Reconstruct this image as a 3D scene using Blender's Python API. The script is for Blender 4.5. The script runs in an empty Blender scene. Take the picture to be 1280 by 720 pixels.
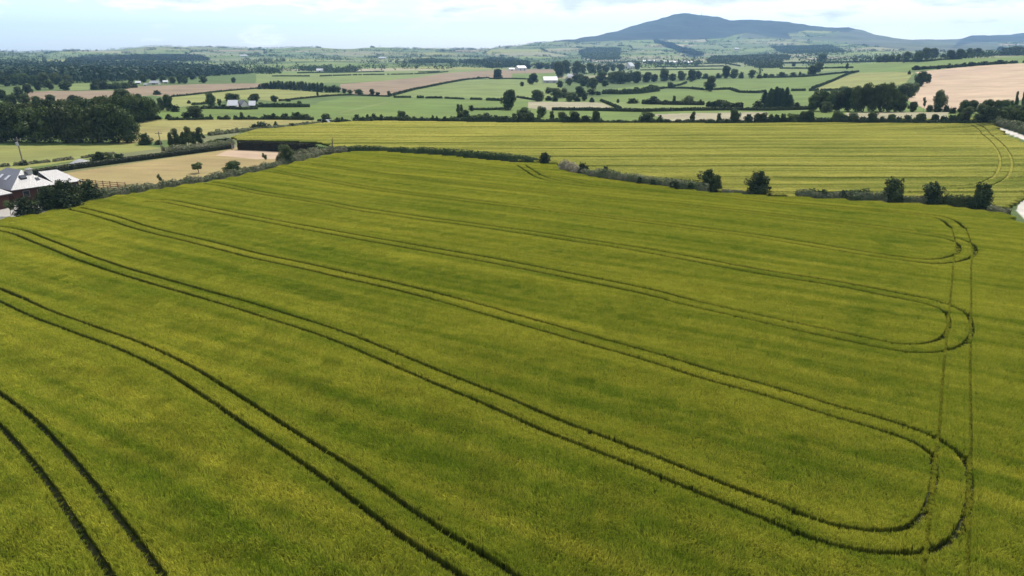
import bpy, math, random
import numpy as np

# ------------------------------------------------------------------ camera, sky, sun, exposure
scene = bpy.context.scene
COL = scene.collection
H_CAM = 27.0
F = 914.0                       # focal length in pixels of a 1280 wide picture
TH = math.atan((360 - 66) / F)  # downward tilt
cam_d = bpy.data.cameras.new('camera')
cam_d.sensor_width = 36.0
cam_d.lens = F / 1280 * 36.0
cam_d.clip_start = 0.5
cam_d.clip_end = 40000
cam = bpy.data.objects.new('camera', cam_d)
COL.objects.link(cam)
cam.location = (0, 0, H_CAM)
cam.rotation_euler = (math.pi / 2 - TH, 0, 0)
scene.camera = cam

SUN_EL, SUN_AZ = 58.0, 27.0     # azimuth measured to the right of the view direction
sun_d = bpy.data.lights.new('sun', 'SUN')
sun_d.energy = 4.6
sun_d.angle = math.radians(0.53)
sun_d.color = (1.0, 0.95, 0.86)
sun = bpy.data.objects.new('sun', sun_d)
COL.objects.link(sun)
sun.rotation_euler = (math.radians(90 - SUN_EL), 0, math.radians(180 - SUN_AZ))
sun.location = (0, 0, 200)

world = bpy.data.worlds.new('World')
scene.world = world
world.use_nodes = True
wn = world.node_tree
wn.nodes.clear()


def N(nt, t, **kw):
    n = nt.nodes.new(t)
    for k, v in kw.items():
        if k == 'inp':
            for a, b in v.items():
                n.inputs[a].default_value = b
        else:
            setattr(n, k, v)
    return n


def ramp(nt, stops, interp='LINEAR'):
    r = nt.nodes.new('ShaderNodeValToRGB')
    r.color_ramp.interpolation = interp
    e = r.color_ramp.elements
    while len(e) < len(stops):
        e.new(0.5)
    for i, (p, c) in enumerate(stops):
        e[i].position = p
        e[i].color = c if len(c) == 4 else (*c, 1)
    return r


def build_world():
    L = wn.links.new
    sky = N(wn, 'ShaderNodeTexSky', sky_type='NISHITA', sun_disc=False, sun_elevation=math.radians(SUN_EL),
            sun_rotation=math.radians(SUN_AZ), altitude=50, air_density=1.0, dust_density=0.6, ozone_density=1.4)
    tc = N(wn, 'ShaderNodeTexCoord')
    sep = N(wn, 'ShaderNodeSeparateXYZ')
    L(tc.outputs['Generated'], sep.inputs[0])
    az = N(wn, 'ShaderNodeMath', operation='ARCTAN2')
    L(sep.outputs[0], az.inputs[0]); L(sep.outputs[1], az.inputs[1])
    cmb = N(wn, 'ShaderNodeCombineXYZ')
    m1 = N(wn, 'ShaderNodeMath', operation='MULTIPLY', inp={1: 5.0}); L(az.outputs[0], m1.inputs[0])
    m2 = N(wn, 'ShaderNodeMath', operation='MULTIPLY', inp={1: 24.0}); L(sep.outputs[2], m2.inputs[0])
    L(m1.outputs[0], cmb.inputs[0]); L(m2.outputs[0], cmb.inputs[2])
    no = N(wn, 'ShaderNodeTexNoise', inp={'Scale': 1.7, 'Detail': 9.0, 'Roughness': 0.56})
    L(cmb.outputs[0], no.inputs['Vector'])
    # more cloud higher up and towards the right, clear over the horizon
    hi = N(wn, 'ShaderNodeMapRange', inp={1: 0.008, 2: 0.07, 3: -0.10, 4: 0.085}); L(sep.outputs[2], hi.inputs[0])
    rt = N(wn, 'ShaderNodeMapRange', inp={1: -0.6, 2: 0.6, 3: -0.01, 4: 0.045}); L(az.outputs[0], rt.inputs[0])
    a1 = N(wn, 'ShaderNodeMath', operation='ADD'); L(no.outputs[0], a1.inputs[0]); L(hi.outputs[0], a1.inputs[1])
    a2 = N(wn, 'ShaderNodeMath', operation='ADD'); L(a1.outputs[0], a2.inputs[0]); L(rt.outputs[0], a2.inputs[1])
    cov = ramp(wn, [(0.50, (0, 0, 0)), (0.575, (1, 1, 1))])
    L(a2.outputs[0], cov.inputs[0])
    shade = ramp(wn, [(0.58, (1, 1, 1)), (0.70, (0.62, 0.66, 0.73))])
    L(a2.outputs[0], shade.inputs[0])
    cl = N(wn, 'ShaderNodeMix', data_type='RGBA', blend_type='MULTIPLY')
    cl.inputs[0].default_value = 1.0
    cl.inputs[6].default_value = (7.4, 7.4, 7.5, 1)
    L(shade.outputs[0], cl.inputs[7])
    mx = N(wn, 'ShaderNodeMix', data_type='RGBA')
    mm = N(wn, 'ShaderNodeMath', operation='MULTIPLY', inp={1: 0.9}); L(cov.outputs[0], mm.inputs[0])
    tin = N(wn, 'ShaderNodeMix', data_type='RGBA', blend_type='MULTIPLY'); tin.inputs[0].default_value = 1.0
    tin.inputs[7].default_value = (.96, 1.02, 1.15, 1); L(sky.outputs[0], tin.inputs[6])
    L(mm.outputs[0], mx.inputs[0]); L(tin.outputs[2], mx.inputs[6]); L(cl.outputs[2], mx.inputs[7])
    bg = N(wn, 'ShaderNodeBackground', inp={'Strength': 0.15})
    out = N(wn, 'ShaderNodeOutputWorld')
    L(mx.outputs[2], bg.inputs[0]); L(bg.outputs[0], out.inputs[0])


build_world()
scene.view_settings.view_transform = 'Standard'
scene.view_settings.look = 'None'
scene.view_settings.gamma = 1.0
scene.view_settings.use_curve_mapping = False
scene.view_settings.exposure = 0.46
scene.cycles.use_denoising = True
scene.cycles.max_bounces = 6
scene.cycles.diffuse_bounces = 3
scene.cycles.transmission_bounces = 4
scene.cycles.volume_bounces = 0
scene.cycles.caustics_reflective = False
scene.cycles.caustics_refractive = False

rng = np.random.default_rng(11)
random.seed(5)
cT, sT = math.cos(TH), math.sin(TH)


# ------------------------------------------------------------------ picture <-> ground
def ray(x, y):
    X = (np.asarray(x, float) - 640) / F
    Y = (np.asarray(y, float) - 360) / F
    return X, cT - sT * Y, -(sT + cT * Y)


def proj(x, y, z):
    dz = z - H_CAM
    depth = y * cT - dz * sT
    up = y * sT + dz * cT
    depth = np.where(depth < 0.5, 0.5, depth)
    return 640 + F * x / depth, 360 - F * up / depth


def plane(x, y, z=0.0):
    a, b, c = ray(x, y)
    t = (z - H_CAM) / c
    return np.stack([a * t, b * t], -1)


# ------------------------------------------------------------------ the lie of the land
def value_noise(x, y, seed=0):
    def h(i, j):
        n = (i.astype(np.int64) * 374761393 + j.astype(np.int64) * 668265263 + seed * 1442695041) & 0x7fffffff
        n = (n ^ (n >> 13)) * 1274126177 & 0x7fffffff
        return ((n ^ (n >> 16)) & 0xffff) / 65535.0
    i, j = np.floor(x), np.floor(y); fx, fy = x - i, y - j
    fx = fx * fx * (3 - 2 * fx); fy = fy * fy * (3 - 2 * fy)
    a, b, c, d = h(i, j), h(i + 1, j), h(i, j + 1), h(i + 1, j + 1)
    return (a * (1 - fx) + b * fx) * (1 - fy) + (c * (1 - fx) + d * fx) * fy



# rows: how the land climbs (in picture rows) with distance, for several bearings
BX = np.array([-300, 0, 160, 320, 480, 600, 700, 780, 855, 930, 1020, 1100, 1180, 1280, 1580], float)
DK = np.array([340, 400, 500, 650, 800, 1000, 1300, 1700, 2200, 2800, 3500], float)
G0 = [145.5, 136.5, 126, 115, 107, 99, 91.5, 84, 77.5, 72.5, 67.5]
G1 = [145.5, 136.5, 126, 115, 107, 99, 91, 84, 78, 73, 68]
TY = np.array([
    G0, G0, G0, G0, G0,
    [145.5, 136.5, 126, 115, 107, 99, 91.5, 84.5, 79, 74, 69],
    [145.5, 136.5, 126, 115, 107, 99, 92, 86, 81, 76, 69],
    [145.5, 136.5, 126, 115, 107, 99, 92, 86, 81, 75, 67],
    G1, G1,
    [145.5, 136.5, 125.5, 113, 103, 94, 85.5, 79, 74, 70, 64],
    [145.7, 136.3, 124.5, 110, 98, 88.5, 80, 75, 71, 67.5, 63],
    [146, 136, 122.5, 105, 91.5, 80.5, 74.5, 72, 70, 67, 63.5],
    [145.5, 135, 121, 103, 87.5, 78, 73, 71, 69, 66.5, 63.5],
    [145.5, 135, 121, 103, 87.5, 78, 73, 71, 69, 66.5, 63.5]])
RD = np.array([4200, 4200, 4200, 4200, 4300, 4400, 5200, 6200, 6500, 6400, 6300, 6300, 6800, 8000, 8500], float)
F1 = np.array([65.5, 65.5, 64, 63.5, 64.5, 65, 61, 57, 57.5, 57.5, 58, 57.5, 58.5, 59, 59])
F2 = np.array([64, 64, 62, 62, 62, 62.5, 55, 48.5, 47, 46, 48, 51, 54, 52, 52])
SKX = np.array([-300, 0, 20, 50, 80, 120, 160, 200, 245, 270, 290, 320, 350, 400, 440, 470, 500, 530, 560, 590, 612, 640, 660, 690,
                720, 750, 775, 800, 820, 840, 850, 857, 870, 880, 892, 909, 930, 960, 990, 1020, 1035, 1057, 1075, 1090, 1110,
                1135, 1170, 1195, 1210, 1240, 1260, 1280, 1400, 1580], float)
SKY = np.array([64, 64.3, 64.5, 65, 63.5, 62, 60, 58.5, 57.3, 58.5, 60, 59.5, 59.8, 60.3, 61, 59, 58, 58.7, 60, 60.5, 61, 57, 55, 51.5,
                47.5, 42.5, 36.5, 28.5, 23, 17, 15, 14.7, 17, 17.3, 19, 23.5, 24.5, 27, 29.5, 32.5, 34, 33.2, 37, 42, 45,
                49, 49, 48.7, 45.5, 43.5, 42, 38.5, 36, 40], float)
azs_all = np.concatenate([np.radians(np.linspace(-180, -46, 30)[:-1]), np.radians(np.linspace(-46, 46, 1500)),
                          np.radians(np.linspace(46, 180, 30)[1:])])
k_az = cT - sT * ((66 - 360) / F)
D_rows = np.concatenate([[1.0, 15, 30, 45, 60, 75, 90, 100], np.arange(108, 300, 0.9),
                         np.geomspace(300, 1000, 150)[:], np.geomspace(1000, 3500, 150)[1:], np.geomspace(3500, 9000, 150)[1:],
                         [9600]])


def elev_z(px, py, d):
    """height of the point at ground distance d that is seen at picture point (px, py)"""
    a, b, c = ray(px, py)
    return H_CAM + d * c / np.hypot(a, b)


def build_heights():
    na, nd = len(azs_all), len(D_rows)
    Z = np.zeros((na, nd))
    azc = np.clip(azs_all, -0.72, 0.72)
    px = 640 + F * np.tan(azc) * k_az
    for i in range(na):
        x = px[i]
        yk = [np.interp(x, BX, TY[:, j]) for j in range(len(DK))]
        rd = np.interp(x, BX, RD)
        dk = np.concatenate([[300.0], DK, [3500 + (rd - 3500) * .33, 3500 + (rd - 3500) * .66, rd]])
        zf = elev_z(x, 155.0, 300.0) * 0
        zk = [0.0] + [float(elev_z(x, yy, dd)) for yy, dd in zip(yk, DK)]
        zk += [float(elev_z(x, np.interp(x, BX, F1), dk[-3])), float(elev_z(x, np.interp(x, BX, F2), dk[-2])),
               float(elev_z(x, np.interp(x, SKX, SKY), rd))]
        dk = np.concatenate([dk, [rd + 700, rd + 3000, 21000]])
        zk += [zk[-1] - 40, zk[-1] - 120, -20]
        Z[i] = np.interp(D_rows, dk, zk)
    Z[:, D_rows <= 300] = 0
    # soften the joints with distance
    s = np.where(D_rows > 310)[0]
    for _ in range(6):
        Zp = Z.copy()
        keep = s[(s > 0) & (s < nd - 6)]
        Zp[:, keep] = 0.25 * Z[:, keep - 1] + 0.5 * Z[:, keep] + 0.25 * Z[:, keep + 1]
        Z = Zp
    # gentle swells
    A, D = np.meshgrid(azs_all, D_rows, indexing='ij')
    X, Y = np.sin(A) * D, np.cos(A) * D
    amp = np.clip((D - 320) / 600, 0, 1) * np.clip(D, 0, 4000) * 0.0011
    Z += amp * (np.sin(X / 173 + 1.3) * np.sin(Y / 211 + .4) + .6 * np.sin(X / 71 + Y / 97) + .5 * np.sin(X / 331 - Y / 153 + 2))
    hill = np.clip((D - 4300) / 900, 0, 1) * np.clip((Z - 60) / 160, 0, 1)
    Z += hill * (26 * (value_noise(X / 330, Y / 330, 61) - .5) + 14 * (value_noise(X / 120, Y / 120, 62) - .5) + 7 * (value_noise(X / 45, Y / 45, 63) - .5))
    return Z, X, Y


ZG, XG, YG = build_heights()


def hgt(x, y):
    x = np.asarray(x, float); y = np.asarray(y, float)
    a = np.arctan2(x, y); d = np.hypot(x, y)
    ia = np.clip(np.searchsorted(azs_all, a) - 1, 0, len(azs_all) - 2)
    idd = np.clip(np.searchsorted(D_rows, d) - 1, 0, len(D_rows) - 2)
    fa = np.clip((a - azs_all[ia]) / (azs_all[ia + 1] - azs_all[ia]), 0, 1)
    fd = np.clip((d - D_rows[idd]) / (D_rows[idd + 1] - D_rows[idd]), 0, 1)
    return (ZG[ia, idd] * (1 - fa) * (1 - fd) + ZG[ia + 1, idd] * fa * (1 - fd) + ZG[ia, idd + 1] * (1 - fa) * fd + ZG[ia + 1, idd + 1] * fa * fd)


TS = np.concatenate([np.arange(25, 340, 0.25), np.geomspace(340, 9000, 2600)])


def at(x, y):
    """the point of the land seen at picture point (x, y) of the photograph (1280 wide): world x, y, z and depth"""
    a, b, c = [float(v) for v in ray(x, y)]
    n = math.hypot(a, b)
    t = TS / n
    zz = H_CAM + c * t
    g = hgt(a * t, b * t)
    w = np.where(zz <= g)[0]
    i = w[0] if len(w) else int(np.argmin(zz - g))
    tt = t[i]
    px, py = a * tt, b * tt
    return px, py, float(hgt(px, py)), py * cT + (H_CAM - float(hgt(px, py))) * sT


def pip(px, py, poly):
    poly = np.asarray(poly, float)
    ins = np.zeros(px.shape, bool)
    bb = (px >= poly[:, 0].min()) & (px <= poly[:, 0].max()) & (py >= poly[:, 1].min()) & (py <= poly[:, 1].max())
    x, y = px[bb], py[bb]
    r = np.zeros(x.shape, bool)
    n = len(poly)
    for i in range(n):
        x1, y1 = poly[i]; x2, y2 = poly[(i + 1) % n]
        if y1 == y2:
            continue
        c = ((y1 > y) != (y2 > y)) & (x < (x2 - x1) * (y - y1) / (y2 - y1) + x1)
        r ^= c
    ins[bb] = r
    return ins


def smooth(P, step=1.0):
    """Catmull-Rom through the points, resampled at an even step"""
    P = np.asarray(P, float)
    Q = np.vstack([2 * P[0] - P[1], P, 2 * P[-1] - P[-2]])
    out = []
    for i in range(1, len(Q) - 2):
        p0, p1, p2, p3 = Q[i - 1], Q[i], Q[i + 1], Q[i + 2]
        for t in np.linspace(0, 1, 24, endpoint=False):
            out.append(0.5 * (2 * p1 + (p2 - p0) * t + (2 * p0 - 5 * p1 + 4 * p2 - p3) * t * t + (3 * p1 - p0 - 3 * p2 + p3) * t ** 3))
    out.append(P[-1])
    out = np.array(out)
    s = np.concatenate([[0], np.cumsum(np.hypot(*np.diff(out[:, :2], axis=0).T))])
    u = np.arange(0, s[-1], step)
    return np.stack([np.interp(u, s, out[:, k]) for k in range(P.shape[1])], -1)


# ------------------------------------------------------------------ object helpers
def tag(o, label=None, cat=None, group=None, kind=None):
    if label: o['label'] = label
    if cat: o['category'] = cat
    if group: o['group'] = group
    if kind: o['kind'] = kind
    return o


def link(name, data, parent=None):
    o = bpy.data.objects.new(name, data)
    COL.objects.link(o)
    if parent: o.parent = parent
    return o


def empty(name, loc, rz=0.0, scl=None):
    o = bpy.data.objects.new(name, None)
    COL.objects.link(o)
    o.empty_display_size = 0.5
    o.location = loc
    o.rotation_euler = (0, 0, rz)
    if scl: o.scale = scl
    return o


def mesh_np(name, verts, faces, mats, attr=None, fmat=None, smooth_f=False):
    """faces: (n,3) or (n,4) int array"""
    me = bpy.data.meshes.new(name)
    verts = np.asarray(verts, np.float32); faces = np.asarray(faces, np.int32)
    k = faces.shape[1]
    me.vertices.add(len(verts)); me.vertices.foreach_set('co', verts.ravel())
    me.loops.add(faces.size); me.loops.foreach_set('vertex_index', faces.ravel())
    me.polygons.add(len(faces))
    me.polygons.foreach_set('loop_start', np.arange(0, faces.size, k, dtype=np.int32))
    me.polygons.foreach_set('loop_total', np.full(len(faces), k, np.int32))
    for m in (mats if isinstance(mats, (list, tuple)) else [mats]):
        me.materials.append(m)
    if fmat is not None:
        me.polygons.foreach_set('material_index', np.asarray(fmat, np.int32))
    if smooth_f:
        me.polygons.foreach_set('use_smooth', np.ones(len(faces), bool))
    me.update(calc_edges=True)
    for nm, (typ, val) in (attr or {}).items():
        at_ = me.attributes.new(nm, typ, 'POINT')
        at_.data.foreach_set('color' if typ == 'FLOAT_COLOR' else ('vector' if typ == 'FLOAT_VECTOR' else 'value'),
                             np.asarray(val, np.int32 if typ == 'INT' else np.float32).ravel())
    return me


class MB:
    """collects boxes, tubes and polygons for one mesh"""
    def __init__(s): s.v = []; s.f = []

    def poly(s, pts):
        b = len(s.v); s.v += [tuple(p) for p in pts]; s.f.append(tuple(range(b, b + len(pts))))

    def hexa(s, p):      # 8 points: bottom ring then top ring
        b = len(s.v); s.v += [tuple(q) for q in p]
        for q in ((3, 2, 1, 0), (4, 5, 6, 7), (0, 1, 5, 4), (1, 2, 6, 5), (2, 3, 7, 6), (3, 0, 4, 7)):
            s.f.append(tuple(b + i for i in q))

    def box(s, x0, x1, y0, y1, z0, z1):
        s.hexa([(x0, y0, z0), (x1, y0, z0), (x1, y1, z0), (x0, y1, z0), (x0, y0, z1), (x1, y0, z1), (x1, y1, z1), (x0, y1, z1)])

    def tube(s, a, b, r0, r1, n=7):
        a = np.array(a, float); b = np.array(b, float); d = b - a; d /= np.linalg.norm(d)
        u = np.cross(d, (0, 0, 1) if abs(d[2]) < .9 else (1, 0, 0)); u /= np.linalg.norm(u); w = np.cross(d, u)
        k = len(s.v)
        for c, r in ((a, r0), (b, r1)):
            for i in range(n):
                t = 2 * math.pi * i / n
                s.v.append(tuple(c + r * (math.cos(t) * u + math.sin(t) * w)))
        for i in range(n):
            j = (i + 1) % n
            s.f.append((k + i, k + j, k + n + j, k + n + i))
        s.f.append(tuple(k + i for i in range(n))[::-1]); s.f.append(tuple(k + n + i for i in range(n)))

    def mesh(s, name, mat):
        me = bpy.data.meshes.new(name); me.from_pydata(s.v, [], s.f); me.materials.append(mat); me.update(); return me

    def build(s, name, mat, parent=None):
        return link(name, s.mesh(name, mat), parent)


# ------------------------------------------------------------------ materials
def new_mat(name):
    m = bpy.data.materials.new(name); m.use_nodes = True
    nt = m.node_tree; nt.nodes.clear()
    return m, nt, nt.nodes.new('ShaderNodeOutputMaterial')


def noise_fac(nt, scale, detail=4, rough=.55, coord='Object', lo=.3, hi=.7):
    tc = nt.nodes.new('ShaderNodeTexCoord')
    n = N(nt, 'ShaderNodeTexNoise', inp={'Scale': scale, 'Detail': detail, 'Roughness': rough})
    nt.links.new(tc.outputs[coord], n.inputs['Vector'])
    r = N(nt, 'ShaderNodeMapRange', inp={1: lo, 2: hi})
    nt.links.new(n.outputs[0], r.inputs[0])
    return r.outputs[0]


def plain(name, c1, c2, scale=3.0, rough=.8, spec=.3, bump=0.0, metallic=0.0):
    m, nt, out = new_mat(name)
    f = noise_fac(nt, scale)
    mx = N(nt, 'ShaderNodeMix', data_type='RGBA'); mx.inputs[6].default_value = (*c1, 1); mx.inputs[7].default_value = (*c2, 1)
    nt.links.new(f, mx.inputs[0])
    b = N(nt, 'ShaderNodeBsdfPrincipled', inp={'Roughness': rough, 'Specular IOR Level': spec, 'Metallic': metallic})
    nt.links.new(mx.outputs[2], b.inputs['Base Color'])
    if bump:
        bp = N(nt, 'ShaderNodeBump', inp={'Strength': bump, 'Distance': .1}); nt.links.new(f, bp.inputs['Height']); nt.links.new(bp.outputs[0], b.inputs['Normal'])
    nt.links.new(b.outputs[0], out.inputs[0])
    return m


def foliage(name, c1, c2, transl=.3, hue=.25):
    """leaves: two greens mixed over clumps, a shift from plant to plant, some light coming through"""
    m, nt, out = new_mat(name); L = nt.links.new
    geo = nt.nodes.new('ShaderNodeNewGeometry')
    n = N(nt, 'ShaderNodeTexNoise', inp={'Scale': .55, 'Detail': 3.0}); L(geo.outputs['Position'], n.inputs['Vector'])
    r = N(nt, 'ShaderNodeMapRange', inp={1: .35, 2: .65}); L(n.outputs[0], r.inputs[0])
    mx = N(nt, 'ShaderNodeMix', data_type='RGBA'); mx.inputs[6].default_value = (*c1, 1); mx.inputs[7].default_value = (*c2, 1)
    L(r.outputs[0], mx.inputs[0])
    oi = nt.nodes.new('ShaderNodeObjectInfo')
    rv = N(nt, 'ShaderNodeMapRange', inp={3: 1 - hue, 4: 1 + hue}); L(oi.outputs['Random'], rv.inputs[0])
    hs = N(nt, 'ShaderNodeHueSaturation'); L(mx.outputs[2], hs.inputs['Color']); L(rv.outputs[0], hs.inputs['Value'])
    hv = N(nt, 'ShaderNodeMapRange', inp={3: .485, 4: .515})
    md = N(nt, 'ShaderNodeMath', operation='FRACT'); mu = N(nt, 'ShaderNodeMath', operation='MULTIPLY', inp={1: 7.31})
    L(oi.outputs['Random'], mu.inputs[0]); L(mu.outputs[0], md.inputs[0]); L(md.outputs[0], hv.inputs[0]); L(hv.outputs[0], hs.inputs['Hue'])
    d = N(nt, 'ShaderNodeBsdfDiffuse'); t = N(nt, 'ShaderNodeBsdfTranslucent')
    g = N(nt, 'ShaderNodeBsdfGlossy', inp={'Roughness': .45})
    L(hs.outputs[0], d.inputs[0]); L(hs.outputs[0], t.inputs[0])
    ms = N(nt, 'ShaderNodeMixShader', inp={0: transl}); L(d.outputs[0], ms.inputs[1]); L(t.outputs[0], ms.inputs[2])
    m2 = N(nt, 'ShaderNodeMixShader', inp={0: .012}); L(ms.outputs[0], m2.inputs[1]); L(g.outputs[0], m2.inputs[2])
    L(m2.outputs[0], out.inputs[0])
    return m


M_DARK = foliage('leaf_dark', (.028, .046, .012), (.052, .074, .018), .18, .42)
M_CLIP = foliage('leaf_clipped', (.010, .016, .006), (.020, .028, .009), .08)
M_MID = foliage('leaf_mid', (.036, .056, .016), (.062, .084, .024), .22)
M_LIGHT = foliage('leaf_light', (.056, .080, .026), (.092, .118, .040), .28)
M_CONIF = foliage('leaf_conifer', (.020, .038, .020), (.032, .055, .026), .12)
M_HEDGE = foliage('leaf_hedge', (.020, .034, .011), (.036, .054, .016), .15)
M_WEED = foliage('leaf_weed', (.085, .110, .046), (.165, .165, .095), .3, .1)
M_STRAWY = foliage('leaf_straw', (.20, .18, .115), (.28, .25, .17), .3, .1)
M_BEECH = foliage('leaf_beech', (.020, .019, .009), (.030, .027, .012), .08)
M_BARK = plain('bark', (.07, .055, .04), (.14, .115, .09), 6, .9, .1, .4)


def ground_material():
    m, nt, out = new_mat('land'); L = nt.links.new
    a = N(nt, 'ShaderNodeAttribute', attribute_name='cover')
    geo = nt.nodes.new('ShaderNodeNewGeometry')
    mp = N(nt, 'ShaderNodeMapping'); mp.inputs['Rotation'].default_value = (0, 0, .35); mp.inputs['Scale'].default_value = (.25, 1, 1)
    L(geo.outputs['Position'], mp.inputs[0])
    n1 = N(nt, 'ShaderNodeTexNoise', inp={'Scale': .028, 'Detail': 6.0, 'Roughness': .6}); L(geo.outputs['Position'], n1.inputs['Vector'])
    n2 = N(nt, 'ShaderNodeTexNoise', inp={'Scale': .32, 'Detail': 5.0, 'Roughness': .65}); L(mp.outputs[0], n2.inputs['Vector'])
    n3 = N(nt, 'ShaderNodeTexNoise', inp={'Scale': 2.2, 'Detail': 3.0, 'Roughness': .7}); L(geo.outputs['Position'], n3.inputs['Vector'])
    r1 = N(nt, 'ShaderNodeMapRange', inp={1: .25, 2: .75, 3: .74, 4: 1.26}); L(n1.outputs[0], r1.inputs[0])
    r2 = N(nt, 'ShaderNodeMapRange', inp={1: .25, 2: .75, 3: .80, 4: 1.20}); L(n2.outputs[0], r2.inputs[0])
    r3 = N(nt, 'ShaderNodeMapRange', inp={1: .25, 2: .75, 3: .85, 4: 1.15}); L(n3.outputs[0], r3.inputs[0])
    p = N(nt, 'ShaderNodeMath', operation='MULTIPLY'); L(r1.outputs[0], p.inputs[0]); L(r2.outputs[0], p.inputs[1])
    p2 = N(nt, 'ShaderNodeMath', operation='MULTIPLY'); L(p.outputs[0], p2.inputs[0]); L(r3.outputs[0], p2.inputs[1])
    hs = N(nt, 'ShaderNodeHueSaturation'); L(a.outputs['Color'], hs.inputs['Color']); L(p2.outputs[0], hs.inputs['Value'])
    hr = N(nt, 'ShaderNodeMapRange', inp={1: .3, 2: .7, 3: .488, 4: .512}); L(n1.outputs['Color'], hr.inputs[0]); L(hr.outputs[0], hs.inputs['Hue'])
    b = N(nt, 'ShaderNodeBsdfPrincipled', inp={'Roughness': .9, 'Specular IOR Level': .12}); L(hs.outputs[0], b.inputs['Base Color'])
    bp = N(nt, 'ShaderNodeBump', inp={'Strength': .5, 'Distance': .25}); L(n2.outputs[0], bp.inputs['Height']); L(bp.outputs[0], b.inputs['Normal'])
    L(b.outputs[0], out.inputs[0])
    return m


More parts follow.
